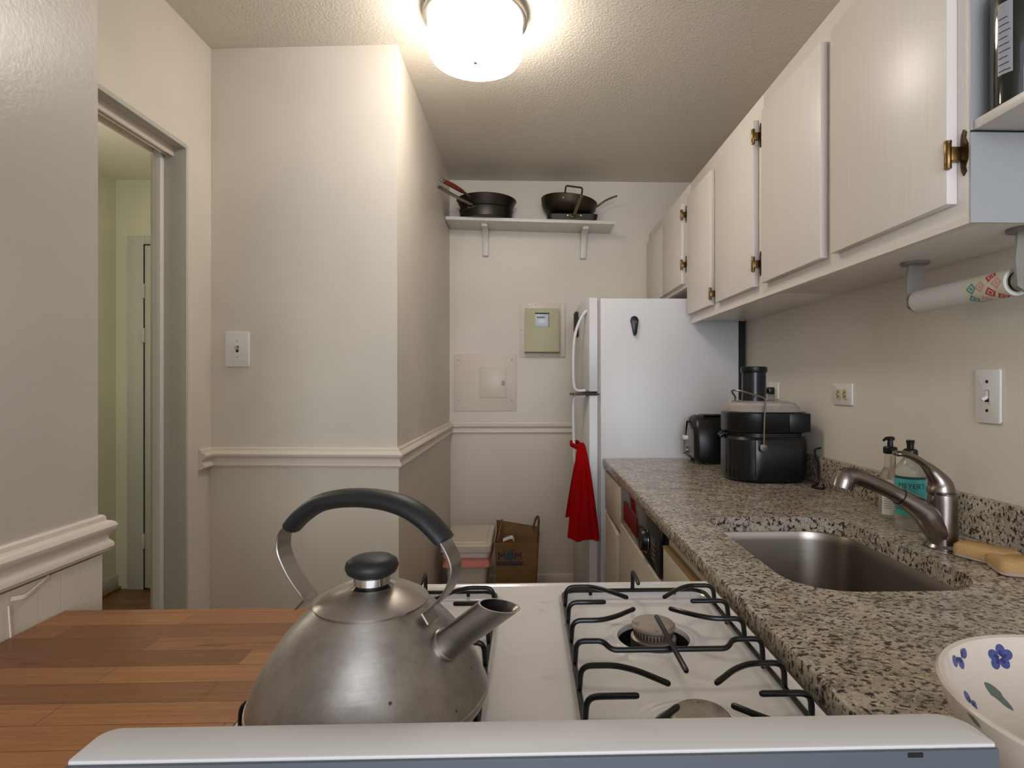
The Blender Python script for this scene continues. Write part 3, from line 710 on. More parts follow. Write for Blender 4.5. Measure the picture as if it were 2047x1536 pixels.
tube(b, smooth_path(ax, 4), 0.0032, 10); lathe(b, [(0.0, -0.004), (0.012, -0.003), (0.0135, 0), (0.012, 0.004), (0, 0.0045)], ony(1526.5, 896, 1.941), 24, 'y'); part('locking_arm', b, M['panhandle'], jui)
b = B(); bx(b, 0.900, 0.974, 1.951, 1.962, CT+0.178, CT+0.243, 0.003); part('pulp_chute', b, M['black'], jui)
b = B(); bx(b, 0.965, 0.996, 2.03, 2.19, CT+0.095, CT+0.235, 0.012); part('pulp_container', b, M['smoke'], jui)
b = B(); tube(b, [(JX0+0.03, 2.08, CT+0.165), (JX0-0.004, 2.075, CT+0.165), (JX0-0.014, 2.075, CT+0.156)], [0.013, 0.012, 0.011], 14); part('juice_spout', b, M['black'], jui)
b = B()
for k in range(7):
    a = PI*(1.02+k*0.065); cxx, cyy = JX0+0.10, JY0+0.10
    bx(b, cxx+0.1*math.cos(a)-0.0015, cxx+0.1*math.cos(a)+0.0015, cyy+0.1*math.sin(a)-0.0015, cyy+0.1*math.sin(a)+0.0015, CT+0.02, CT+0.15)
part('ribs', b, M['black_rib'], jui)
cordp = [ony(1624, 876, 2.10), ony(1636, 882, 2.04), ony(1648, 893, 1.99), (0.990, 1.955, 1.03), (0.992, 1.94, 0.99), (0.990, 1.93, 0.95), (0.982, 1.92, 0.922), (0.965, 1.905, 0.9185), (0.948, 1.890, 0.9185), (0.942, 1.865, 0.9185), (0.955, 1.848, 0.9185), (0.972, 1.858, 0.9185), (0.985, 1.89, 0.9195), (0.992, 1.90, 0.922)]
b = B(); tube(b, smooth_path(cordp, 6), 0.0036, 8); part('power_cord', b, M['black'], jui)

# ================================================================== outlets and switches
def screw(bm, c, axis, r=0.0035):
    lathe(bm, [(r, -0.0005), (r, 0.001), (r*0.6, 0.0016)], c, 12, axis)
def switch_plate(name, c, face, w_, h_, label, tog, tcol='whiteplastic', down=False):
    """face: 'y-' (plate on a wall facing the camera) or 'x-' (plate on the right wall)"""
    s = thing(name, label, 'light switch', c); cx, cy, cz = c
    if face == 'y-':
        b = B(); prism(b, rrect(cx-w_/2, cx+w_/2, cz-h_/2, cz+h_/2, 0.006), 'y', cy-0.006, cy, 0.002); part('plate', b, M['whiteplastic'], s)
        b = B(); bx(b, cx-0.005, cx+0.005, cy-0.0066, cy-0.006, cz-0.012, cz+0.012); part('slot', b, M['darkslot' if tcol != 'whiteplastic' else 'ivory'], s)
        b = B(); tube(b, [(cx, cy-0.004, cz), (cx-0.004, cy-0.016, cz+0.011)], [0.0045, 0.0035], 8); part('toggle', b, M[tcol], s)
        b = B(); screw(b, (cx, cy-0.0065, cz+0.03), 'y'); screw(b, (cx, cy-0.0065, cz-0.03), 'y'); pieces('screw', b, M['ivory'], s)
    else:
        b = B(); prism(b, rrect(cy-w_/2, cy+w_/2, cz-h_/2, cz+h_/2, 0.006), 'x', cx-0.006, cx, 0.002); part('plate', b, M['whiteplastic'], s)
        b = B(); bx(b, cx-0.0066, cx-0.006, cy-0.0055, cy+0.0055, cz-0.013, cz+0.013); part('slot', b, M['darkslot'], s)
        b = B(); bx(b, cx-0.0072, cx-0.0062, cy-0.0045, cy+0.0045, cz-0.004, cz+0.012); tube(b, [(cx-0.005, cy, cz-0.002), (cx-0.018, cy, cz-0.009)], [0.0045, 0.0035], 8); part('toggle', b, M[tcol], s)
        b = B(); screw(b, (cx-0.0065, cy, cz+0.032), 'x'); screw(b, (cx-0.0065, cy, cz-0.032), 'x'); pieces('screw', b, M['darkslot'], s)
switch_plate('light_switch', (-1.076, 2.1705, 1.388), 'y-', 0.088, 0.132, 'white light switch on the facing wall above the chair rail', None, 'ivory')
switch_plate('light_switch', (XR, 1.241, 1.234), 'x-', 0.070, 0.120, 'white light switch on the right wall above the faucet', None)
def outlet(cy, cz, w_, h_, label, plug=False):
    s = thing('outlet', label, 'outlet', (XR, cy, cz))
    b = B(); prism(b, rrect(cy-w_/2, cy+w_/2, cz-h_/2, cz+h_/2, 0.005), 'x', XR-0.006, XR, 0.002); part('plate', b, M['whiteplastic'], s)
    for dy in (-0.019, 0.019):
        b = B(); prism(b, rrect(cy+dy-0.013, cy+dy+0.013, cz-0.017, cz+0.017, 0.009), 'x', XR-0.0085, XR-0.006, 0.0008); soc = part('socket', b, M['ivory'], s)
        b = B()
        for dz in (-0.007, 0.007): bx(b, XR-0.0092, XR-0.0084, cy+dy-0.005, cy+dy+0.004, cz+dz-0.0015, cz+dz+0.0015)
        lathe(b, [(0.0022, -0.0092), (0.0022, -0.0084)], (XR, cy+dy+0.008, cz), 10, 'x'); part('slots', b, M['darkslot'], soc)
    return s
outlet(1.828, 1.226, 0.115, 0.070, 'white double outlet on the right wall with empty sockets')
outlet(2.36, 1.230, 0.115, 0.070, 'white double outlet behind the juicer with a black plug in it')
b = B(); bx(b, XR-0.034, XR-0.009, 2.325, 2.357, CT+0.302, CT+0.330, 0.005); bx(b, XR-0.048, XR-0.034, 2.332, 2.35, CT+0.308, CT+0.324, 0.004)
bx(b, XR-0.034, XR-0.009, 2.363, 2.395, CT+0.302, CT+0.330, 0.005)
tube(b, smooth_path([(XR-0.046, 2.341, CT+0.31), (XR-0.05, 2.34, CT+0.26), (XR-0.03, 2.34, CT+0.15), (XR-0.03, 2.34, CT+0.106)], 5), 0.003, 8)
single('power_plug', b, M['black'], 'black power plug in the outlet behind the juicer', 'plug', (XR-0.03, 2.35, CT+0.1))

# ================================================================== base cabinets and dishwasher
FX = 0.372
def front_panel(bm, y0, y1, z0, z1, x=FX, t_=0.018): bx(bm, x-t_, x, y0, y1, z0, z1, 0.002)
bc = thing('base_cabinet', 'cream base cabinet with a drawer and ajar door next to the refrigerator', 'cabinet', (0.69, 2.42, 0))
b = B(); bx(b, FX+0.002, 1.0, 2.195, 2.645, 0.10, CT-0.037); bx(b, 0.44, 1.0, 2.195, 2.645, 0, 0.10); part('carcass', b, M['cab_old'], bc)
b = B(); front_panel(b, 2.205, 2.62, 0.690, 0.862); part('drawer', b, M['cab_old'], bc)
b = B(); prism(b, [(FX-0.016, 2.62), (FX, 2.62), (FX-0.010, 2.225), (FX-0.028, 2.225)], 'z', 0.13, 0.672, 0.002); dd = part('door', b, M['cab_old'], bc)
b = B(); bx(b, FX-0.0008, FX+0.003, 2.206, 2.222, 0.11, 0.685); bx(b, FX-0.0008, FX+0.003, 2.206, 2.62, 0.674, 0.688); part('door_gap', b, M['darkslot'], bc)
dw = thing('dishwasher', 'dishwasher with cream door and black control panel under the granite', 'dishwasher', (0.69, 1.85, 0))
b = B(); bx(b, FX+0.004, 0.99, 1.515, 2.19, 0.10, CT-0.037); part('carcass', b, M['darkslot'], dw)
b = B(); bx(b, FX-0.020, FX+0.004, 1.522, 2.185, 0.12, 0.728, 0.003); part('door', b, M['cab_old'], dw)
b = B(); bx(b, FX-0.016, FX+0.004, 1.545, 2.185, 0.732, 0.868, 0.003); cp = part('control_panel', b, M['dwblack'], dw)
b = B(); bx(b, FX-0.018, FX-0.0155, 1.86, 2.12, 0.757, 0.825); part('red_reflection', b, M['dwreflection'], cp)  # thin red plate painted in place of a reflection on the black panel
b = B(); lathe(b, [(0.030, -0.034), (0.033, -0.030), (0.034, -0.018), (0.034, -0.015)], (FX, 1.725, 0.790), 36, 'x'); part('dial', b, M['black'], cp)
b = B(); lathe(b, [(0.036, -0.0165), (0.0385, -0.0175), (0.0385, -0.0155)], (FX, 1.725, 0.790), 40, 'x', False, False); part('dial_ring', b, M['chrome'], cp)
b = B()
for k in range(5): bx(b, FX-0.0168, FX-0.0158, 1.60, 1.645, 0.762+k*0.014, 0.7635+k*0.014)
part('panel_print', b, M['greyprint'], cp)
b = B(); bx(b, FX-0.0, FX+0.003, 1.518, 1.546, 0.73, 0.87); part('side_gap', b, M['coil'], dw)
b = B(); bx(b, FX-0.006, FX+0.01, 1.9, 2.19, 0.866, 0.876); part('rusty_top_strip', b, M['woodhandle'], dw)
sb = thing('sink_cabinet', 'cream base cabinet under the sink with a false drawer front', 'cabinet', (0.69, 1.25, 0))
b = B(); bx(b, FX+0.002, FX+0.02, 0.24, 1.512, 0.10, CT-0.037); bx(b, 0.44, 1.0, 0.24, 1.512, 0, 0.10); bx(b, FX+0.02, 1.0, 1.494, 1.512, 0.10, CT-0.037); bx(b, FX+0.02, 1.0, 0.24, 0.258, 0.10, CT-0.037); part('carcass', b, M['cab_old'], sb)
b = B(); front_panel(b, 1.03, 1.495, 0.735, 0.832); part('drawer_front', b, M['cab_old'], sb)
b = B(); bx(b, FX-0.019, FX-0.001, 1.03, 1.495, 0.8335, 0.8375); part('worn_top_edge', b, M['brownedge'], sb)
b = B(); front_panel(b, 1.03, 1.255, 0.13, 0.715); part('door', b, M['cab_old'], sb)
b = B(); front_panel(b, 1.265, 1.495, 0.13, 0.715); part('door', b, M['cab_old'], sb)

# ================================================================== wall cabinets
CX0, CZ0, CZ1 = 0.752, 1.536, 2.185
def hinge(y, z, parent, side=1):
    """antique brass hinge: barrel at the near edge of the door, leaf plate on the frame (towards the camera)"""
    b = B(); lathe(b, [(0.0045, -0.022), (0.0058, -0.020), (0.0058, 0.020), (0.0045, 0.022)], (0.731, y-0.004, z), 14)
    for q in (-0.022, 0.022): lathe(b, [(0.001, -0.004), (0.006, -0.002), (0.006, 0.002), (0.001, 0.004)], (0.731, y-0.004, z+q), 12)
    bx(b, 0.7325, 0.751, y-0.012, y-0.001, z-0.012, z+0.012, 0.001)
    h = part('hinge', b, M['brass'], parent)
    b = B(); prism(b, [(y-0.015, z-0.040), (y-0.021, z-0.034), (y-0.019, z-0.024), (y-0.024, z-0.014), (y-0.025, z), (y-0.024, z+0.014), (y-0.019, z+0.024), (y-0.021, z+0.034), (y-0.015, z+0.040), (y-0.010, z+0.03), (y-0.008, z+0.012), (y-0.004, z+0.010), (y-0.004, z-0.010), (y-0.008, z-0.012), (y-0.010, z-0.03)], 'x', 0.7495, 0.7525); part('hinge_plate', b, M['darkbrass'], h)
def wall_cab(y0, y1, z0, z1, doors, label, yend=None):
    r = thing('wall_cabinet', label, 'cabinet', ((CX0+XR)/2, (y0+y1)/2, z0), 'white wall cabinets on the right')
    b = B(); bx(b, CX0, XR, y0, y1, z0+0.012, z1, 0.001); part('carcass', b, M['cab'], r)
    b = B(); prism(b, [(CX0-0.0005, z0), (CX0+0.018, z0), (CX0+0.018, z0+0.012), (CX0-0.0005, z0+0.012)], 'y', y0, y1); part('bottom_rail', b, M['cab'], r)
    for (d0, d1, za, zb, hz) in doors:
        b = B(); bx(b, 0.732, CX0-0.001, d0, d1, za, zb, 0.0015); d_ = part('door', b, M['cab'], r)
        for z in hz: hinge(d0, z, d_)
    return r
DZ0, DZ1 = 1.576, 2.118
wc = wall_cab(0.957, 1.812, CZ0, CZ1, [(0.984, 1.372, DZ0, DZ1, (1.660, 2.04)), (1.418, 1.784, DZ0, DZ1, ())], 'white wall cabinet nearest the camera, two doors, above the sink')
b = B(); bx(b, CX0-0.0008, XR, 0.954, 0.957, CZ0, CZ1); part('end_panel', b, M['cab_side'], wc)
wc2 = wall_cab(1.813, 2.632, CZ0, CZ1, [(1.850, 2.228, DZ0, DZ1, (1.648, 2.062)), (2.290, 2.626, DZ0, DZ1, (1.62,))], 'white wall cabinet above the juicer, two doors with brass hinges between')
wc3 = wall_cab(2.640, 3.548, 1.715, CZ1, [(2.722, 3.112, 1.735, DZ1, (1.825, 2.063)), (3.120, 3.50, 1.735, DZ1, ())], 'short white wall cabinet above the refrigerator')
# open end shelf with the wine bottle
es = thing('end_shelf', 'white open shelf on the near end of the wall cabinets', 'shelf', (0.88, 0.86, 1.692))
b = B(); bx(b, 0.756, XR, 0.74, 0.9535, 1.692, 1.709, 0.001); part('board', b, M['shelf'], es)
b = B(); bx(b, 0.7505, 0.753, 0.9525, 0.954, 1.689, 1.692); bx(b, 0.753, XR, 0.952, 0.954, 1.6895, 1.692); part('seam', b, M['darkslot'], es)
wb = (0.7985, 0.9125, 1.709)
wi = thing('wine_bottle', 'dark wine bottle standing on the end shelf', 'bottle', wb)
b = B(); lathe(b, [(0.030, 0.002), (0.035, 0), (0.0375, 0.006), (0.0375, 0.18), (0.036, 0.195), (0.028, 0.212), (0.018, 0.228), (0.0145, 0.245), (0.0145, 0.29), (0.016, 0.292), (0.016, 0.305), (0.0145, 0.307)], wb, 48); part('glass', b, M['wineglass'], wi)
Aw = math.radians(226)
b = B(); bottle_label(b, wb, 0.0378, Aw-0.72, Aw-0.14, 0.050, 0.165, 12); part('label', b, M['winelabel'], wi)
b = B()
for k in range(9): bottle_label(b, wb, 0.0381, Aw-0.68, Aw-0.22-(k % 3)*0.05, 0.055+k*0.0105, 0.0565+k*0.0105)
part('label_text', b, M['ink'], wi)

# ================================================================== paper towel roll and holder
RX, RZc = 0.915, 1.453
hold = thing('paper_towel_holder', 'translucent plastic paper towel holder under the wall cabinet', 'holder', (RX, 1.19, CZ0+0.012))
b = B()
for y in (1.333, 1.03):
    prism(b, [(RX-0.016, CZ0+0.0115), (RX-0.022, 1.49), (RX-0.018, RZc-0.012), (RX, RZc-0.024), (RX+0.018, RZc-0.012), (RX+0.022, 1.49), (RX+0.016, CZ0+0.0115)], 'y', y-0.003, y+0.003)
pieces('arm', b, M['holderp'], hold)
b = B(); 
for y in (1.333, 1.03): lathe(b, [(0.03, 0.0), (0.03, -0.006), (0.022, -0.008)], (RX, y, CZ0+0.012), 24)
pieces('mount', b, M['holderp'], hold)
b = B()
for y, s_ in ((1.333, -1), (1.03, 1)): lathe(b, [(0.019, 0), (0.019, 0.012*s_)], (RX, y, RZc), 24, 'y')
pieces('end_plug', b, M['holderp'], hold)
roll = thing('paper_towel_roll', 'nearly used white paper towel roll with printed red and teal diamonds', 'paper towel', (RX, 1.19, RZc))
b = B(); lathe(b, [(0.020, 1.05), (0.0262, 1.05), (0.0262, 1.318), (0.020, 1.318)], (RX, 0, RZc), 48, 'y', False, False); part('paper', b, M['paper'], roll)
b = B(); lathe(b, [(0.0200, 1.049), (0.0188, 1.049), (0.0188, 1.319), (0.0200, 1.319)], (RX, 0, RZc), 32, 'y', False, False); part('core', b, M['bin'], roll)
def roll_patch(bm, y, ang, hy, ha, r=0.0266, ring=None):
    out = [(hy, 0), (0, ha), (-hy, 0), (0, -ha)]
    def P(dy, da, rr): a = ang+da; return Vector((RX+rr*math.cos(a), y+dy, RZc+rr*math.sin(a)))
    if ring:
        pts = []
        for s_ in (1.0, ring):
            pts.append([P(a_*s_, c_*s_, r) for (a_, c_) in [((1-q/4)*o[0]+q/4*o2[0], (1-q/4)*o[1]+q/4*o2[1]) for o, o2 in zip(out, out[1:]+out[:1]) for q in range(4)]])
        rings(bm, pts, True)
    else:
        cc = bm.verts.new(P(0, 0, r)); pts = [bm.verts.new(P(a_, c_, r)) for (a_, c_) in [((1-q/4)*o[0]+q/4*o2[0], (1-q/4)*o[1]+q/4*o2[1]) for o, o2 in zip(out, out[1:]+out[:1]) for q in range(4)]]
        for i in range(16): quadsafe(bm, [pts[i], pts[(i+1) % 16], cc])
b = B(); lathe(b, [(0.02635, 1.0495), (0.02635, 1.15)], (RX, 0, RZc), 48, 'y', False, False); part('printed_wrap', b, M['printpaper'], roll)
br_, bt_, bp_ = B(), B(), B()
Ar = math.radians(215)
for (yy, aa, tgt) in ((1.085, 0.0, br_), (1.068, 0.62, br_), (1.066, -0.65, bp_), (1.108, 0.6, bp_), (1.106, -0.6, bp_), (1.132, 0.35, bt_), (1.128, -0.55, bt_), (1.085, 1.3, bp_), (1.085, -1.25, br_), (1.13, 1.2, bt_)):
    roll_patch(tgt, yy, Ar+aa, 0.013, 0.46, ring=0.62)
    roll_patch(tgt, yy, Ar+aa, 0.0045, 0.18)
part('red_print', br_, M['pred'], roll); part('teal_print', bt_, M['pteal'], roll); part('pink_print', bp_, M['ppink'], roll)

# ================================================================== refrigerator
fr = thing('refrigerator', 'white top-freezer refrigerator at the end of the worktop', 'refrigerator', (0.65, 3.03, 0))
b = B(); bx(b, 0.336, 0.984, 2.652, 3.42, 0.02, 1.655, 0.006); part('cabinet', b, M['fridge'], fr)
b = B(); bx(b, 0.322, 0.336, 2.664, 3.41, 0.07, 1.645); part('gasket', b, M['gasket'], fr)
def fdoor(z0, z1):
    b = B(); prism(b, [(0.322, 2.652), (0.322, 3.42), (0.285, 3.42), (0.268, 3.36), (0.260, 3.2), (0.260, 2.87), (0.268, 2.71), (0.285, 2.652)], 'z', z0, z1, 0.004); return part('door', b, M['fridge'], fr)
fz = fdoor(1.222, 1.658); fd = fdoor(0.07, 1.205)
def fhandle(pts, par):
    b = B(); strap(b, smooth_path(pts, 8), (0, 1, 0), 0.026, 0.013); part('handle', b, M['fridge'], par)
hy = 2.69
fhandle([(0.276, hy, 1.600), (0.262, hy, 1.585), (0.240, hy, 1.545), (0.222, hy, 1.49), (0.214, hy, 1.42), (0.213, hy, 1.34), (0.215, hy, 1.26), (0.228, hy, 1.228), (0.270, hy, 1.226)], fz)
fhandle([(0.270, hy, 1.200), (0.226, hy, 1.198), (0.214, hy, 1.175), (0.213, hy, 1.09), (0.215, hy, 1.0), (0.220, hy, 0.90), (0.236, hy, 0.82), (0.262, hy, 0.77), (0.276, hy, 0.755)], fd)
b = B(); prism(b, [(0.212, 2.640), (0.212, 2.700), (0.33, 2.75), (0.332, 2.648)], 'z', 1.2075, 1.2135, 0.001); bx(b, 0.196, 0.214, 2.65, 2.70, 1.206, 1.216, 0.002); part('centre_hinge', b, M['darkbrass'], fr)
b = B()
for k in range(9): tube(b, [(1.004, 2.675, 0.55+k*0.115), (1.004, 3.38, 0.55+k*0.115)], 0.004, 6)
for y in (2.66, 2.9, 3.15, 3.4): bx(b, 0.985, 1.012, y-0.006, y+0.006, 0.4, 1.60)
bx(b, 0.985, 1.0, 2.658, 3.4, 0.35, 1.62)
part('rear_coil', b, M['coil'], fr)
def disc_magnet(c, label):
    mg = thing('magnet', label, 'magnet', c)
    b = B(); pts = []
    prism(b, [(c[0]+x, c[2]+z) for x, z in ((-0.004, -0.050), (0.006, -0.052), (0.012, -0.040), (0.017, 0.0), (0.020, 0.022), (0.012, 0.036), (-0.002, 0.040), (-0.014, 0.034), (-0.019, 0.018), (-0.012, -0.01))], 'y', c[1]-0.014, c[1], 0.004); part('clip', b, M['black'], mg)
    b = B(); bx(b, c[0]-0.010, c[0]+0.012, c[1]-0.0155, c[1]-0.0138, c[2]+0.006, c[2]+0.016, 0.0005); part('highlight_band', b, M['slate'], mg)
disc_magnet((0.492, 2.6512, 1.532), 'black clip magnet high on the side of the refrigerator')
b = B(); bx(b, 0.248, 0.2592, 2.93, 3.02, 1.50, 1.60, 0.003); bx(b, 0.244, 0.2590, 2.96, 3.06, 1.53, 1.63, 0.003)
single('magnet', b, M['coil'], 'dark magnet on the freezer door above its handle', 'magnet', (0.253, 3.0, 1.55))

# towel hanging from the handle
def fold(u, z):  # folds in the cloth
    return 0.010*math.sin(u*9+z*4)+0.006*math.sin(u*21-z*9)
b = B(); rs = []
TZ = [0.985, 0.975, 0.955, 0.925, 0.88, 0.82, 0.75, 0.68, 0.62, 0.57, 0.553]
for z in TZ:
    t_ = (0.985-z)/(0.985-0.553)
    xl = 0.232-0.052*min(1, t_*1.05)**0.75; xr = 0.262+0.062*min(1, t_*1.05)**0.8
    th = 0.012+0.014*min(1, t_*3)
    if z > 0.98: xl, xr, th = 0.238, 0.258, 0.008
    ring = []; N = 40; yc = 2.655-0.05*min(1, t_*4)
    for i in range(N):
        a = 2*PI*i/N; u = math.cos(a); v_ = math.sin(a)
        x = (xl+xr)/2+u*(xr-xl)/2; y = yc+v_*th+fold(u, z)*min(1, t_*2)*0.8
        ring.append(Vector((x, y, z+(0.006*math.sin(u*5) if z < 0.56 else 0))))
    rs.append(ring)
rings(b, rs, True, True, True)
tw = thing('dish_towel', 'red terry dish towel hanging from the refrigerator door handle', 'towel', (0.25, 2.63, 0.55))
part('front_drape', b, M['towel'], tw, smooth=80)
b = B(); rs = []
for z in (0.93, 0.88, 0.80, 0.72, 0.66, 0.645):
    t_ = (0.93-z)/(0.93-0.645); xl = 0.226-0.055*t_**0.8; xr = 0.25-0.01*t_; ring = []
    for i in range(24):
        a = 2*PI*i/24; ring.append(Vector(((xl+xr)/2+math.cos(a)*(xr-xl)/2, 2.640+0.008*math.sin(math.cos(a)*6+z*7)+math.sin(a)*0.009, z)))
    rs.append(ring)
rings(b, rs, True, True, True); part('back_drape', b, M['towel'], tw, smooth=80)
b = B(); strap(b, smooth_path([(0.248, 2.662, 0.955), (0.242, 2.672, 0.975), (0.232, 2.708, 0.982), (0.205, 2.712, 0.980), (0.200, 2.690, 0.978), (0.206, 2.668, 0.974), (0.236, 2.660, 0.960)], 4), (0, 0, 1), 0.022, 0.005); part('knot', b, M['towel'], tw, smooth=80)

# ================================================================== shelf with pans on the back wall
SHA = math.radians(1.15)
sh = thing('wall_shelf', 'white wall shelf with two brackets high on the back wall', 'shelf', (-0.475, YB, 2.206))
b = B(); bx(b, -0.474, 0.507, 3.33, YB-0.002, 2.204, 2.223, 0.0015); part('board', b, M['shelf'], sh)
for x in (-0.255, 0.343):
    b = B(); prism(b, [(YB-0.002, 2.2035), (3.385, 2.2035), (3.385, 2.188), (3.42, 2.186), (3.47, 2.176), (3.50, 2.155), (3.517, 2.12), (3.522, 2.08), (3.524, 2.045), (YB-0.002, 2.040)], 'x', x-0.017, x+0.017, 0.003); part('bracket', b, M['shelf'], sh)
sh.rotation_euler = (0, SHA, 0)
ST = 2.2235
def onshelf(x): return ST-(x+0.475)*math.sin(SHA)
def pan_body(bm, c, prof_): lathe(bm, prof_, c, 56, cap0=True, cap1=False)
# two nested frying pans
cz = onshelf(-0.247)+0.0005
p1 = thing('frying_pan', 'dark frying pan with riveted steel handle, lower of the two nested on the shelf', 'pan', (-0.247, 3.435, cz))
c = (-0.247, 3.435, cz); 
b = B(); pan_body(b, c, [(0.148, 0), (0.152, 0.003), (0.156, 0.055), (0.160, 0.060), (0.157, 0.060), (0.153, 0.056), (0.149, 0.006), (0, 0.005)]); part('pan_body', b, M['anod'], p1)
# handle towards the near left wall corner
b = B(); hp = [Vector((-0.318, 3.285, 2.274)), Vector((-0.345, 3.25, 2.280)), Vector((-0.392, 3.18, 2.286)), Vector((-0.440, 3.10, 2.292)), Vector((-0.466, 3.06, 2.299))]
tube(b, smooth_path(hp, 5), 0.007, 12, up=(0, 0, 1), flat=0.013, roundend=True); 
hd = part('handle', b, M['panhandle'], p1)
b = B(); tube(b, [Vector((-0.348, 3.326, cz+0.040)), Vector((-0.334, 3.300, cz+0.042)), Vector((-0.300, 3.284, cz+0.044))], 0.004, 10, up=(0, 0, 1), flat=0.012, roundend=True)
for x, y in ((-0.337, 3.293), (-0.306, 3.280)): lathe(b, [(0.001, -0.006), (0.005, -0.003), (0.005, 0.004)], (x, y, cz+0.045), 10, 'y')
part('handle_bracket', b, M['panhandle'], p1)
cz2 = cz+0.0625
c2_ = (-0.245, 3.437, cz2)
p2 = thing('frying_pan', 'dark frying pan with red-brown wooden handle, nested on top of the shelf pans', 'pan', c2_)
b = B(); pan_body(b, c2_, [(0.130, 0), (0.150, 0.004), (0.162, 0.030), (0.174, 0.058), (0.178, 0.060), (0.173, 0.061), (0.160, 0.033), (0.148, 0.008), (0, 0.004)]); part('pan_body', b, M['anod'], p2)
b = B(); tube(b, smooth_path([Vector((-0.330, 3.288, cz2+0.040)), Vector((-0.345, 3.268, cz2+0.047)), Vector((-0.362, 3.240, cz2+0.052))], 4), 0.008, 12, roundend=True); part('handle_ferrule', b, M['panhandle'], p2)
b = B(); tube(b, smooth_path([Vector((-0.366, 3.235, cz2+0.053)), Vector((-0.405, 3.155, cz2+0.055)), Vector((-0.444, 3.075, cz2+0.052))], 5), [0.011, 0.012, 0.0125, 0.013, 0.0135, 0.0135, 0.0135, 0.013, 0.0125, 0.0115, 0.0105], 14, roundend=True); part('wooden_handle', b, M['woodhandle'], p2)
b = B(); tube(b, [Vector((-0.448, 3.064, cz2+0.052)), Vector((-0.455, 3.050, cz2+0.051))], 0.010, 12, roundend=True); part('handle_end', b, M['chrome'], p2)
# griddle with wok on top
cz = onshelf(0.41)+0.0015
g = thing('griddle_pan', 'dark square griddle pan with bronze bracket under the wok', 'pan', (0.262, 3.43, cz))
b = B(); rs = []
def sq(i, z): return [Vector((x, y, cz+z)) for x, y in rrect(0.113+i, 0.411-i, 3.335+i, 3.53-i, 0.03, 6)]
rings(b, [sq(0.014, 0), sq(0.008, 0.002), sq(0.0, 0.038), sq(0.004, 0.038), sq(0.012, 0.006)], True, True, True); part('pan_body', b, M['griddle'], g)
b = B(); tube(b, [Vector((0.235, 3.331, cz+0.026)), Vector((0.262, 3.328, cz+0.018)), Vector((0.306, 3.331, cz+0.026))], 0.005, 10, up=(0, 0, 1), flat=0.004, roundend=True)
bk = part('handle_bracket', b, M['bronze'], g)
b = B()
for x in (0.232, 0.308): lathe(b, [(0.001, -0.005), (0.006, -0.003), (0.006, 0.004)], (x, 3.331, cz+0.027), 12, 'y')
pieces('rivet', b, M['chrome'], bk)
b = B(); tube(b, smooth_path([Vector((0.268, 3.328, cz+0.022)), Vector((0.271, 3.27, cz+0.030)), Vector((0.279, 3.16, cz+0.046)), Vector((0.286, 3.07, cz+0.055))], 5), 0.0055, 12, up=(0, 0, 1), flat=0.011, roundend=True); part('handle', b, M['bronze'], g)
cw = Vector((0.238, 3.44, cz+0.0485)); wk = thing('wok', 'dark rounded wok with loop handle tilted on the griddle pan', 'pan', cw)
b = B(); lathe(b, [(0.085, 0), (0.115, 0.006), (0.147, 0.026), (0.162, 0.055), (0.167, 0.086), (0.169, 0.090), (0.163, 0.088), (0.157, 0.058), (0.141, 0.030), (0.108, 0.011), (0, 0.006)], cw, 56, cap0=True, cap1=False); part('pan_body', b, M['anod2'], wk)
b = B(); ys = 3.44-0.158
tube(b, round_path([(0.205, ys+0.014, cw.z+0.070), (0.203, ys-0.016, cw.z+0.104), (0.205, ys-0.020, cw.z+0.124), (0.298, ys-0.014, cw.z+0.124), (0.300, ys-0.006, cw.z+0.104), (0.296, ys+0.022, cw.z+0.070)], 0.014), 0.005, 10); lh = part('loop_handle', b, M['anod'], wk)
b = B()
for x, y in ((0.197, ys+0.006), (0.292, ys+0.014)): lathe(b, [(0.001, -0.006), (0.006, -0.004), (0.006, 0.006)], (x, y, cw.z+0.064), 12, 'y')
pieces('rivet', b, M['chrome'], lh)
b = B(); tube(b, smooth_path([Vector((0.366, 3.46, cw.z+0.062)), Vector((0.41, 3.44, cw.z+0.085)), Vector((0.455, 3.425, cw.z+0.120)), Vector((0.498, 3.41, cw.z+0.140)), Vector((0.515, 3.405, cw.z+0.146))], 5), 0.005, 12, up=(0, 0, 1), flat=0.012, roundend=True); part('long_handle', b, M['panhandle'], wk)
wk.rotation_euler = (0, math.radians(6), 0)

# ================================================================== meter panel and access panel on the back wall
mp = thing('electric_meter_panel', 'olive metal meter box with a small window on a white back plate', 'meter box', (0.09, YB, 1.59))
b = B(); bx(b, -0.052, 0.232, YB-0.006, YB, 1.419, 1.757, 0.002); bx(b, 0.205, 0.232, YB-0.012, YB-0.006, 1.42, 1.75, 0.002); part('back_plate', b, M['trim'], mp)
b = B(); prism(b, [(3.498, 1.452), (YB-0.006, 1.446), (YB-0.006, 1.718), (3.498, 1.716)], 'x', -0.016, 0.192, 0.002); mb = part('meter_box', b, M['meter'], mp)
b = B(); bx(b, -0.020, 0.196, 3.494, 3.545, 1.446, 1.452, 0.001); part('bottom_lip', b, M['brownedge'], mb)
b = B(); bx(b, 0.044, 0.130, 3.4955, 3.499, 1.603, 1.688, 0.001); wn = part('window', b, M['screen'], mb)
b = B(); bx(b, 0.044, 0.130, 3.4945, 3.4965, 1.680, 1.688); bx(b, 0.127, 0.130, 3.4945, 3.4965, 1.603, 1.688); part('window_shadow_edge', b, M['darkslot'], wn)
b = B()
for k in range(5): bx(b, 0.057+k*0.0095, 0.064+k*0.0095, 3.4948, 3.4956, 1.656, 1.664)
part('meter_digits', b, M['ink'], wn)
b = B()
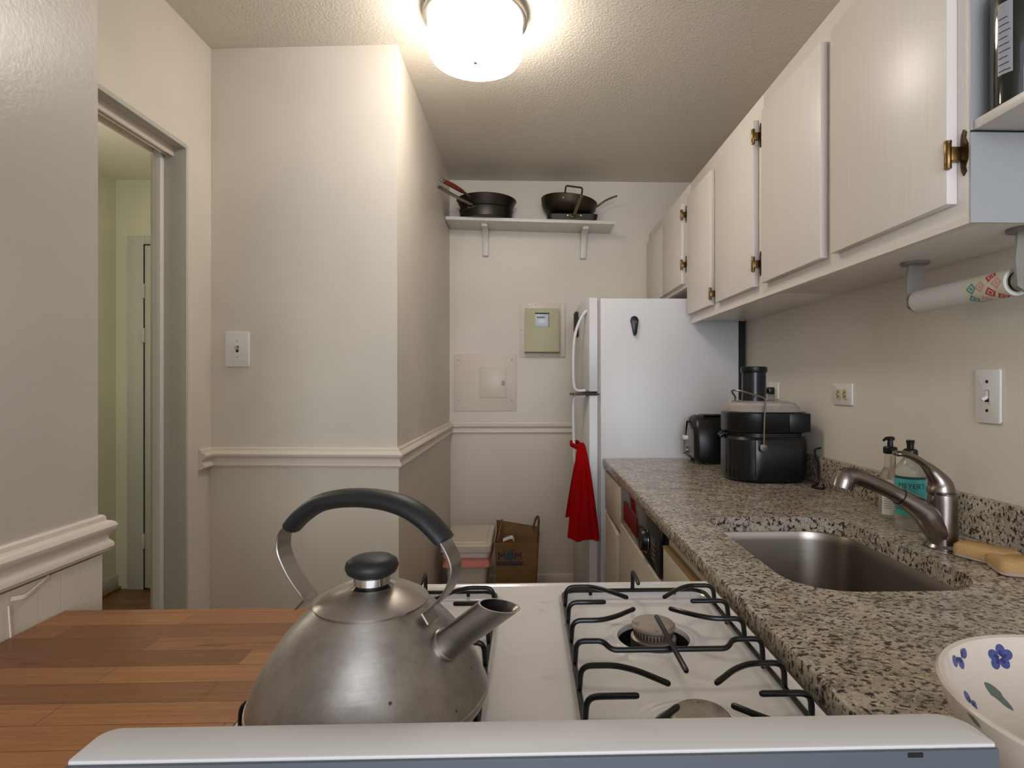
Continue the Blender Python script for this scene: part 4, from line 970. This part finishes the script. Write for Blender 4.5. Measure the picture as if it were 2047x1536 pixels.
for x, z in ((0.0, 1.735), (0.05, 1.742), (-0.038, 1.585), (0.212, 1.585), (0.09, 1.432)): screw(b, (x, YB-0.0065, z), 'y', 0.004)
pieces('screw', b, M['gasket'], mp)
ap = thing('access_panel', 'white painted breaker panel cover with a small latched door', 'panel', (-0.26, YB, 1.26))
b = B(); bx(b, -0.455, -0.068, YB-0.006, YB, 1.088, 1.439, 0.002); part('cover', b, M['trim'], ap)
b = B(); bx(b, -0.300, -0.128, YB-0.0075, YB-0.006, 1.166, 1.363, 0.0005); part('door_frame', b, M['trim'], ap)
b = B(); bx(b, -0.292, -0.134, YB-0.011, YB-0.0075, 1.172, 1.356, 0.0015); ad = part('door', b, M['trim'], ap)
b = B(); bx(b, -0.160, -0.140, YB-0.014, YB-0.011, 1.246, 1.276, 0.002); part('latch', b, M['gasket'], ad)
b = B()
for x in (-0.424, -0.098):
    for z in (1.402, 1.155): screw(b, (x, YB-0.0065, z), 'y', 0.005)
pieces('screw', b, M['gasket'], ap)

# ================================================================== bin and paper bag
bn = thing('trash_bin', 'cream trash bin with pink liner against the passage wall', 'bin', (-0.32, 3.14, 0))
def binring(x0, x1, y0, y1, z, r=0.02): return [Vector((x, y, z)) for x, y in rrect(x0, x1, y0, y1, r, 5)]
b = B(); rings(b, [binring(-0.395, -0.235, 2.975, 3.30, 0), binring(-0.40, -0.23, 2.970, 3.305, 0.01), binring(-0.42, -0.206, 2.948, 3.325, 0.385)], True, True, True); part('bin_body', b, M['bin'], bn)
b = B(); rings(b, [binring(-0.436, -0.194, 2.934, 3.340, 0.322), binring(-0.436, -0.192, 2.933, 3.340, 0.330), binring(-0.428, -0.200, 2.940, 3.333, 0.36), binring(-0.43, -0.198, 2.938, 3.335, 0.395)], True, True, True)
part('bin_liner', b, M['liner'], bn)
b = B(); rings(b, [binring(-0.432, -0.196, 2.932, 3.337, 0.372), binring(-0.434, -0.194, 2.930, 3.338, 0.395), binring(-0.43, -0.198, 2.934, 3.335, 0.402)], True, True, True); part('liner_collar', b, M['liner_w'], bn)
b = B(); rings(b, [binring(-0.443, -0.188, 2.925, 3.345, 0.402), binring(-0.443, -0.188, 2.923, 3.346, 0.432), binring(-0.436, -0.194, 2.930, 3.340, 0.438)], True, True, True); lid = part('bin_lid', b, M['bin'], bn)
b = B(); rings(b, [binring(-0.418, -0.212, 2.972, 3.325, 0.438), binring(-0.415, -0.215, 2.975, 3.322, 0.444)], True, True, True); part('swing_flap', b, M['bin'], lid)

bg_ = thing('paper_bag', 'brown paper grocery bag with dark printed logo beside the trash bin', 'paper bag', (-0.08, 3.19, 0))
def bagring(z, ins=0.0):
    k_ = z/0.45; return [Vector(p_) for p_ in ((-0.156-0.026*k_+ins, 3.11+ins, z), (0.030+0.03*k_-ins-0.0, 3.11+ins, z), (0.045+0.025*k_-ins, 3.19, z), (0.030+0.035*k_-ins, 3.27-ins, z), (-0.156-0.024*k_+ins, 3.27-ins, z), (-0.146-0.024*k_+ins, 3.19, z))]
b = B()
lo_ = bagring(0); hi_ = bagring(0.40); 
hi_[0].z = 0.400; hi_[1].z = 0.395; hi_[2].z = 0.43; hi_[3].z = 0.445; hi_[4].z = 0.485; hi_[5].z = 0.46
mid = bagring(0.22); mid[2].x -= 0.012; mid[5].x += 0.012
rings(b, [lo_, mid, hi_], True, True, False)
inn = [p_+(Vector((-0.06, 3.19, p_.z))-p_)*0.02 for p_ in hi_]; inl = [p_+(Vector((-0.06, 3.19, p_.z))-p_)*0.03 for p_ in bagring(0.05)]
rings(b, [hi_, inn, inl], True, False, True); part('bag_body', b, M['bag'], bg_, smooth=20)
b = B(); 
tube(b, smooth_path([(-0.165, 3.13, 0.40), (-0.150, 3.17, 0.47), (-0.142, 3.2, 0.500), (-0.15, 3.26, 0.475)], 5), 0.005, 8); part('handle', b, M['bag'], bg_)
b = B(); tube(b, smooth_path([(0.030, 3.26, 0.44), (0.044, 3.265, 0.485), (0.056, 3.262, 0.505), (0.062, 3.262, 0.485), (0.060, 3.26, 0.43)], 5), 0.006, 8); part('handle', b, M['bag_in'], bg_)
b = B(); strap(b, smooth_path([(-0.135, 3.155, 0.400), (-0.11, 3.15, 0.412), (-0.085, 3.15, 0.418), (-0.075, 3.15, 0.400)], 4), (0, 1, 0.4), 0.03, 0.002)
single('crumpled_paper', b, M['paper'], 'white scrap of paper sticking out of the paper bag', 'paper', (-0.10, 3.15, 0.40))
# printed logo on the front: letters around a round apple, band below
b = B()
for s_, x in (('M', -0.140), ('M', -0.052)):
    t_ = text_bm(s_, 0.056, 0.0004)
    merge(b, t_, Matrix.Translation((x, 3.1085, 0.325)) @ Matrix.Rotation(PI/2, 4, 'X'))
bx(b, -0.166, -0.027, 3.1075, 3.1085, 0.278, 0.296)
part('logo_letters', b, M['navy'], bg_)
b = B(); lathe(b, [(0.0, -0.0012), (0.022, -0.0012), (0.022, 0.0)], (-0.096, 3.109, 0.327), 28, 'y'); bx(b, -0.098, -0.094, 3.1075, 3.109, 0.345, 0.358)
prism(b, [(-0.094, 0.352), (-0.082, 0.363), (-0.069, 0.363), (-0.080, 0.353)], 'y', 3.1075, 3.109); part('logo_apple', b, M['teal_print'], bg_)
b = B(); t_ = text_bm('ORGANIC MARKET', 0.0150, 0.0003); merge(b, t_, Matrix.Translation((-0.0965, 3.1070, 0.2870)) @ Matrix.Rotation(PI/2, 4, 'X')); part('logo_text', b, M['bag'], bg_)

# ================================================================== kitchen cart with butcher block top
ca = thing('butcher_block_cart', 'kitchen cart with butcher block wooden top left of the stove', 'cart', (-0.54, 0.6, 0))
b = B(); bx(b, -0.762, -0.322, 0.15, 0.972, 0.851, 0.889, 0.003); part('top', b, M['butcher'], ca)
for x in (-0.735, -0.352):
    for y in (0.19, 0.935):
        b = B(); bx(b, x-0.022, x+0.022, y-0.022, y+0.022, 0, 0.850, 0.003); part('leg', b, M['butcher'], ca)
b = B(); bx(b, -0.735, -0.352, 0.19, 0.935, 0.25, 0.275, 0.003); part('shelf', b, M['butcher'], ca)
b = B(); bx(b, -0.73, -0.358, 0.20, 0.215, 0.77, 0.850); bx(b, -0.73, -0.358, 0.910, 0.925, 0.77, 0.850); part('apron', b, M['butcher'], ca)

# ================================================================== stove
SX0, SX1, SY0, SY1 = -0.301, 0.316, 0.382, 1.000
st = thing('stove', 'white gas stove with black grates and a raised backguard', 'stove', (0.007, 0.69, 0))
b = B(); bx(b, SX0+0.004, SX1-0.004, SY0+0.02, SY1-0.012, 0.0, 0.885, 0.006); part('body', b, M['enamel_clean'], st)
GC = (0.174, -0.168)                                     # grate centres in x
GX, GY0, GY1 = 0.1165, 0.452, 0.952
BY = (0.793, 0.572)                                      # burner centres in y
def sdf_rr(x, y, hx, hy, r):
    qx, qy = abs(x)-hx+r, abs(y)-hy+r
    return math.hypot(max(qx, 0), max(qy, 0))+min(max(qx, qy), 0)-r
def sm(a, c, x): t_ = max(0, min(1, (x-a)/(c-a))); return t_*t_*(3-2*t_)
def ct_h(x, y):
    z = CT
    e = min(x-SX0, SX1-x, SY1-y); z += 0.003*sm(0.016, 0.006, e)-0.006*sm(0.005, 0.0, e)
    for gx in GC:
        d = sdf_rr(x-gx, y-(GY0+GY1)/2, GX+0.006, (GY1-GY0)/2+0.006, 0.03)
        z -= 0.0075*sm(0.004, -0.012, d)
        for by in BY:
            r = math.hypot(x-gx, y-by); z += 0.0035*sm(0.075, 0.056, r)*(1 if r > 0.05 else 1)
    return z
NXg, NYg = 260, 240
b = B(); vg_ = []
for j in range(NYg+1):
    y = 0.42+(SY1-0.42)*j/NYg; vg_.append([b.verts.new((SX0+(SX1-SX0)*i/NXg, y, ct_h(SX0+(SX1-SX0)*i/NXg, y))) for i in range(NXg+1)])
dead = []
for j in range(NYg):
    for i in range(NXg):
        f = b.faces.new([vg_[j][i], vg_[j][i+1], vg_[j+1][i+1], vg_[j+1][i]])
        cc = f.calc_center_median()
        for gx in GC:
            for by in BY:
                if math.hypot(cc.x-gx, cc.y-by) < 0.0515: dead.append(f)
bmesh.ops.delete(b, geom=dead, context='FACES')
zr = CT-0.0075+0.0035
for gx in GC:
    for by in BY: lathe(b, [(0.0560, zr-0.0002), (0.0550, zr+0.0012), (0.0520, zr+0.0022), (0.0495, zr+0.0015), (0.0485, zr-0.002), (0.0485, zr-0.008)], (gx, by, 0), 72, cap0=False, cap1=False)
border = vg_[0] + [vg_[j][NXg] for j in range(1, NYg+1)] + vg_[NYg][-2::-1] + [vg_[j][0] for j in range(NYg-1, 0, -1)]
low = [b.verts.new((v.co.x, v.co.y, 0.884)) for v in border]
for i in range(len(border)): quadsafe(b, [border[i], border[(i+1) % len(border)], low[(i+1) % len(border)], low[i]])
part('cooktop', b, M['enamel'], st, smooth=40)
def burner(gx, by, cap_mat):
    r = B(); lathe(r, [(0.0487, CT-0.009), (0.046, CT-0.026), (0.0, CT-0.027)], (gx, by, 0), 48, cap0=False); part('burner_well', r, M['coil'], st)
    zb = CT-0.024; r = B()
    lathe(r, [(0.030, zb), (0.031, zb+0.010), (0.031, zb+0.022), (0.028, zb+0.024)], (gx, by, 0), 40); bb = part('burner', r, M['alu'], st)
    r = B(); lathe(r, [(0.0262, CT), (0.0270, CT+0.001), (0.0270, CT+0.009), (0.024, CT+0.0095)], (gx, by, 0), 40); part('flame_ring', r, M['alu'], bb)
    r = B()
    for k in range(36):
        a = 2*PI*k/36; p0 = Vector((gx+0.0266*math.cos(a), by+0.0266*math.sin(a), CT+0.0015)); p1_ = Vector((gx+0.0274*math.cos(a), by+0.0274*math.sin(a), CT+0.0015)); tt = Vector((-math.sin(a), math.cos(a), 0))*0.0008
        rings(r, [[p0-tt, p1_-tt, p1_+tt, p0+tt], [q+Vector((0, 0, 0.0065)) for q in (p0-tt, p1_-tt, p1_+tt, p0+tt)]], True, True, True)
    part('flame_slots', r, M['darkslot'], bb)
    r = B(); lathe(r, [(0.0268, CT+0.0093), (0.0292, CT+0.0098), (0.0300, CT+0.012), (0.0297, CT+0.0155), (0.0275, CT+0.0175), (0.02, CT+0.0180), (0.0, CT+0.0182)], (gx, by, 0), 48, cap1=False); part('burner_cap', r, cap_mat, bb)
M['burnt'] = steel('stained_burner_cap', (176, 166, 156), 0.36, (20, 20, 20), 0.1, stain=1.0)
for gx in GC:
    burner(gx, BY[0], M['alu']); burner(gx, BY[1], M['burnt'])
# grate: rods of 6.4 mm, built once around its centre
def grate(gx):
    r = B(); R = 0.0033; zb, zt_ = CT+0.0045, CT+0.0335
    cy = (GY0+GY1)/2; hy_ = (GY1-GY0)/2
    fr_ = [Vector((gx+x, cy+y, zb)) for x, y in rrect(-GX, GX, -hy_, hy_, 0.022, 5)]
    tube(r, fr_+[fr_[0]], R, 10, caps=False)
    def rod(pts, rad=0.012): tube(r, round_path(pts, rad), R, 10, roundend=True)
    for s_ in (-1, 1):
        X = gx+s_*GX
        ix = lambda d: gx+s_*(GX-d)
        for m_ in (1, -1):
            Yf = lambda y: cy+m_*(y-cy)
            # outer finger, middle straight stub and inner finger of each half, mirrored about the crossbar
            rod([(X, Yf(0.886), zb), (X-s_*0.002, Yf(0.888), zt_), (ix(0.040), Yf(0.890), zt_), (ix(0.060), Yf(0.875), zt_), (ix(0.088), Yf(0.846), zt_-0.001)])
            rod([(X, Yf(0.824), zb), (X-s_*0.002, Yf(0.826), zt_), (ix(0.052), Yf(0.826), zt_)])
            rod([(X, Yf(0.762), zb), (X-s_*0.002, Yf(0.763), zt_), (ix(0.040), Yf(0.763), zt_), (ix(0.062), Yf(0.775), zt_), (ix(0.090), Yf(0.801), zt_-0.001)])
    rod([(gx-GX, cy, zb), (gx-GX+0.002, cy, zt_), (gx-GX+0.034, cy, zt_), (gx-GX+0.044, cy-0.010, zt_-0.0068), (gx+GX-0.048, cy-0.010, zt_-0.0068), (gx+GX-0.038, cy, zt_), (gx+GX-0.002, cy, zt_), (gx+GX, cy, zb)], 0.010)
    rod([(gx, cy-0.074, zt_-0.0002), (gx, cy+0.070, zt_-0.0002)])
    for m_ in (1, -1): rod([(gx, cy+m_*hy_, zb), (gx, cy+m_*(hy_-0.002), zt_+(0.004 if m_ > 0 else 0)), (gx, cy+m_*(hy_-0.05), zt_)], 0.008)
    for x in (-0.07, 0.07):
        for y in (-hy_, hy_): tube(r, [(gx+x, cy+y, zb), (gx+x, cy+y, zb-0.007)], R*0.9, 8)
    for y in (-0.13, 0.0, 0.13):
        for x in (-GX, GX): tube(r, [(gx+x, cy+y, zb), (gx+x, cy+y, zb-0.007)], R*0.9, 8)
    return part('grate', r, M['grate'], st)
for gx in GC: grate(gx)
# backguard
b = B(); gpoly = rrect(SX0+0.002, SX1+0.003, 0.3815, 0.4185, [0.020, 0.012, 0.003, 0.003], 8)
prism(b, gpoly, 'z', 0.86, 1.0185, 0.0015); part('backguard', b, M['enamel_clean'], st)
b = B(); bx(b, SX0+0.003, SX1+0.002, 0.3785, 0.3812, 0.30, 1.0165, 0.0008); part('back_sheet', b, M['slate'], st)
b = B(); bx(b, 0.255, 0.265, 0.3778, 0.3786, 1.0125, 1.0155); part('back_notch', b, M['coil'], st)

# ================================================================== kettle
KC = Vector((-0.1535, 0.572, CT+0.0376))
PHI = math.radians(23); KD = Vector((math.cos(PHI), -math.sin(PHI), 0)); KN = Vector((math.sin(PHI), math.cos(PHI), 0))
ke = thing('kettle', 'dented brushed steel whistling kettle with black handle on the stove', 'kettle', KC)
KP = [(0.097, 0.0), (0.108, 0.0005), (0.1120, 0.003), (0.1138, 0.008), (0.1132, 0.012), (0.1122, 0.0125), (0.1095, 0.021), (0.1030, 0.036), (0.0940, 0.052), (0.0820, 0.0685), (0.0680, 0.084), (0.0530, 0.0975)]
b = B(); lathe(b, KP+[(0.0525, 0.0970), (0.0, 0.0970)], KC, 96, cap0=True, cap1=False); part('body', b, M['kettle'], ke, smooth=28)
b = B(); lathe(b, [(0.0525, 0.0968), (0.0545, 0.0976), (0.0548, 0.0990), (0.0538, 0.1000), (0.043, 0.1062), (0.032, 0.1112), (0.020, 0.1140), (0.0, 0.1150)], KC, 72, cap1=False); lid_ = part('lid', b, M['kettle_lid'], ke, smooth=28)
b = B(); lathe(b, [(0.0225, 0.1135), (0.0195, 0.1146), (0.0175, 0.1155), (0.0172, 0.1235), (0.016, 0.1240)], KC, 40, cap1=False); part('knob_collar', b, M['chrome'], lid_)
b = B(); lathe(b, [(0.011, 0.1220), (0.018, 0.1228), (0.0238, 0.1265), (0.0256, 0.1315), (0.0245, 0.1365), (0.019, 0.1402), (0.010, 0.1420), (0.0, 0.1424)], KC, 48, cap1=False); part('knob', b, M['black_matte'], lid_, smooth=60)
def hp_(x, y): return onp(x, y, KC, KN)
leftp = [(604, 1212), (621, 1194), (596, 1160), (577, 1125), (567, 1095), (570, 1065), (590, 1042)]
arch = [(585, 1052), (600, 1035), (625, 1015), (650, 1003), (690, 996), (735, 996), (780, 1003), (820, 1018), (852, 1040), (877, 1066), (890, 1082)]
rightp = [(868, 1055), (890, 1082), (905, 1110), (911, 1135), (905, 1163), (890, 1190), (866, 1211), (853, 1220), (866, 1242)]
b = B(); strap(b, round_path([hp_(*leftp[0]), hp_(*leftp[1])], 0.001)+smooth_path([hp_(*q) for q in leftp[1:]], 6)[1:], KN, 0.020, 0.0022)
strap(b, smooth_path([hp_(*q) for q in rightp[:-1]], 6)+[hp_(*rightp[-1])], KN, 0.020, 0.0022); hs = pieces('handle_strap', b, M['kettle_strap'], ke)
ap_ = smooth_path([hp_(*q) for q in arch], 6); n = len(ap_)
rr_ = [0.0082+0.0012*math.sin(PI*i/(n-1)) for i in range(n)]
b = B()
T0 = [rr_[i]*1.55 for i in range(n)]
tube(b, ap_, T0, 24, up=KN, flat=rr_, roundend=False)
# rounded ends of the grip
part('handle_grip', b, M['black_matte'], ke, smooth=60)
# spout: cut tube rising away from the handle side
S0 = KC+KD*0.082+Vector((0, 0, 0.066)); S1 = KC+KD*0.139+Vector((0, 0, 0.112))
T = (S1-S0).normalized(); b = B(); rs = []
Bv = KN.cross(T).normalized()
def cut_ring(P, r, cut):  # ring sheared so the mouth is horizontal
    out = []
    for k in range(36):
        a = 2*PI*k/36; q = P+KN*(math.cos(a)*r)+Bv*(math.sin(a)*r)
        if cut: q = q+T*((P.z-q.z)/T.z)*cut
        out.append(q)
    return out
rings(b, [cut_ring(S0-T*0.016, 0.0155, 0), cut_ring(S0+T*0.004, 0.0155, 0), cut_ring(S0+T*0.005, 0.0142, 0), cut_ring(S0+(S1-S0)*0.5, 0.0138, 0), cut_ring(S1, 0.0138, 0.85), cut_ring(S1, 0.0125, 0.85), cut_ring(S0+(S1-S0)*0.45, 0.0125, 0)], True, False, True)
part('spout', b, M['kettle_strap'], ke)

print('scene built', len(bpy.data.objects))
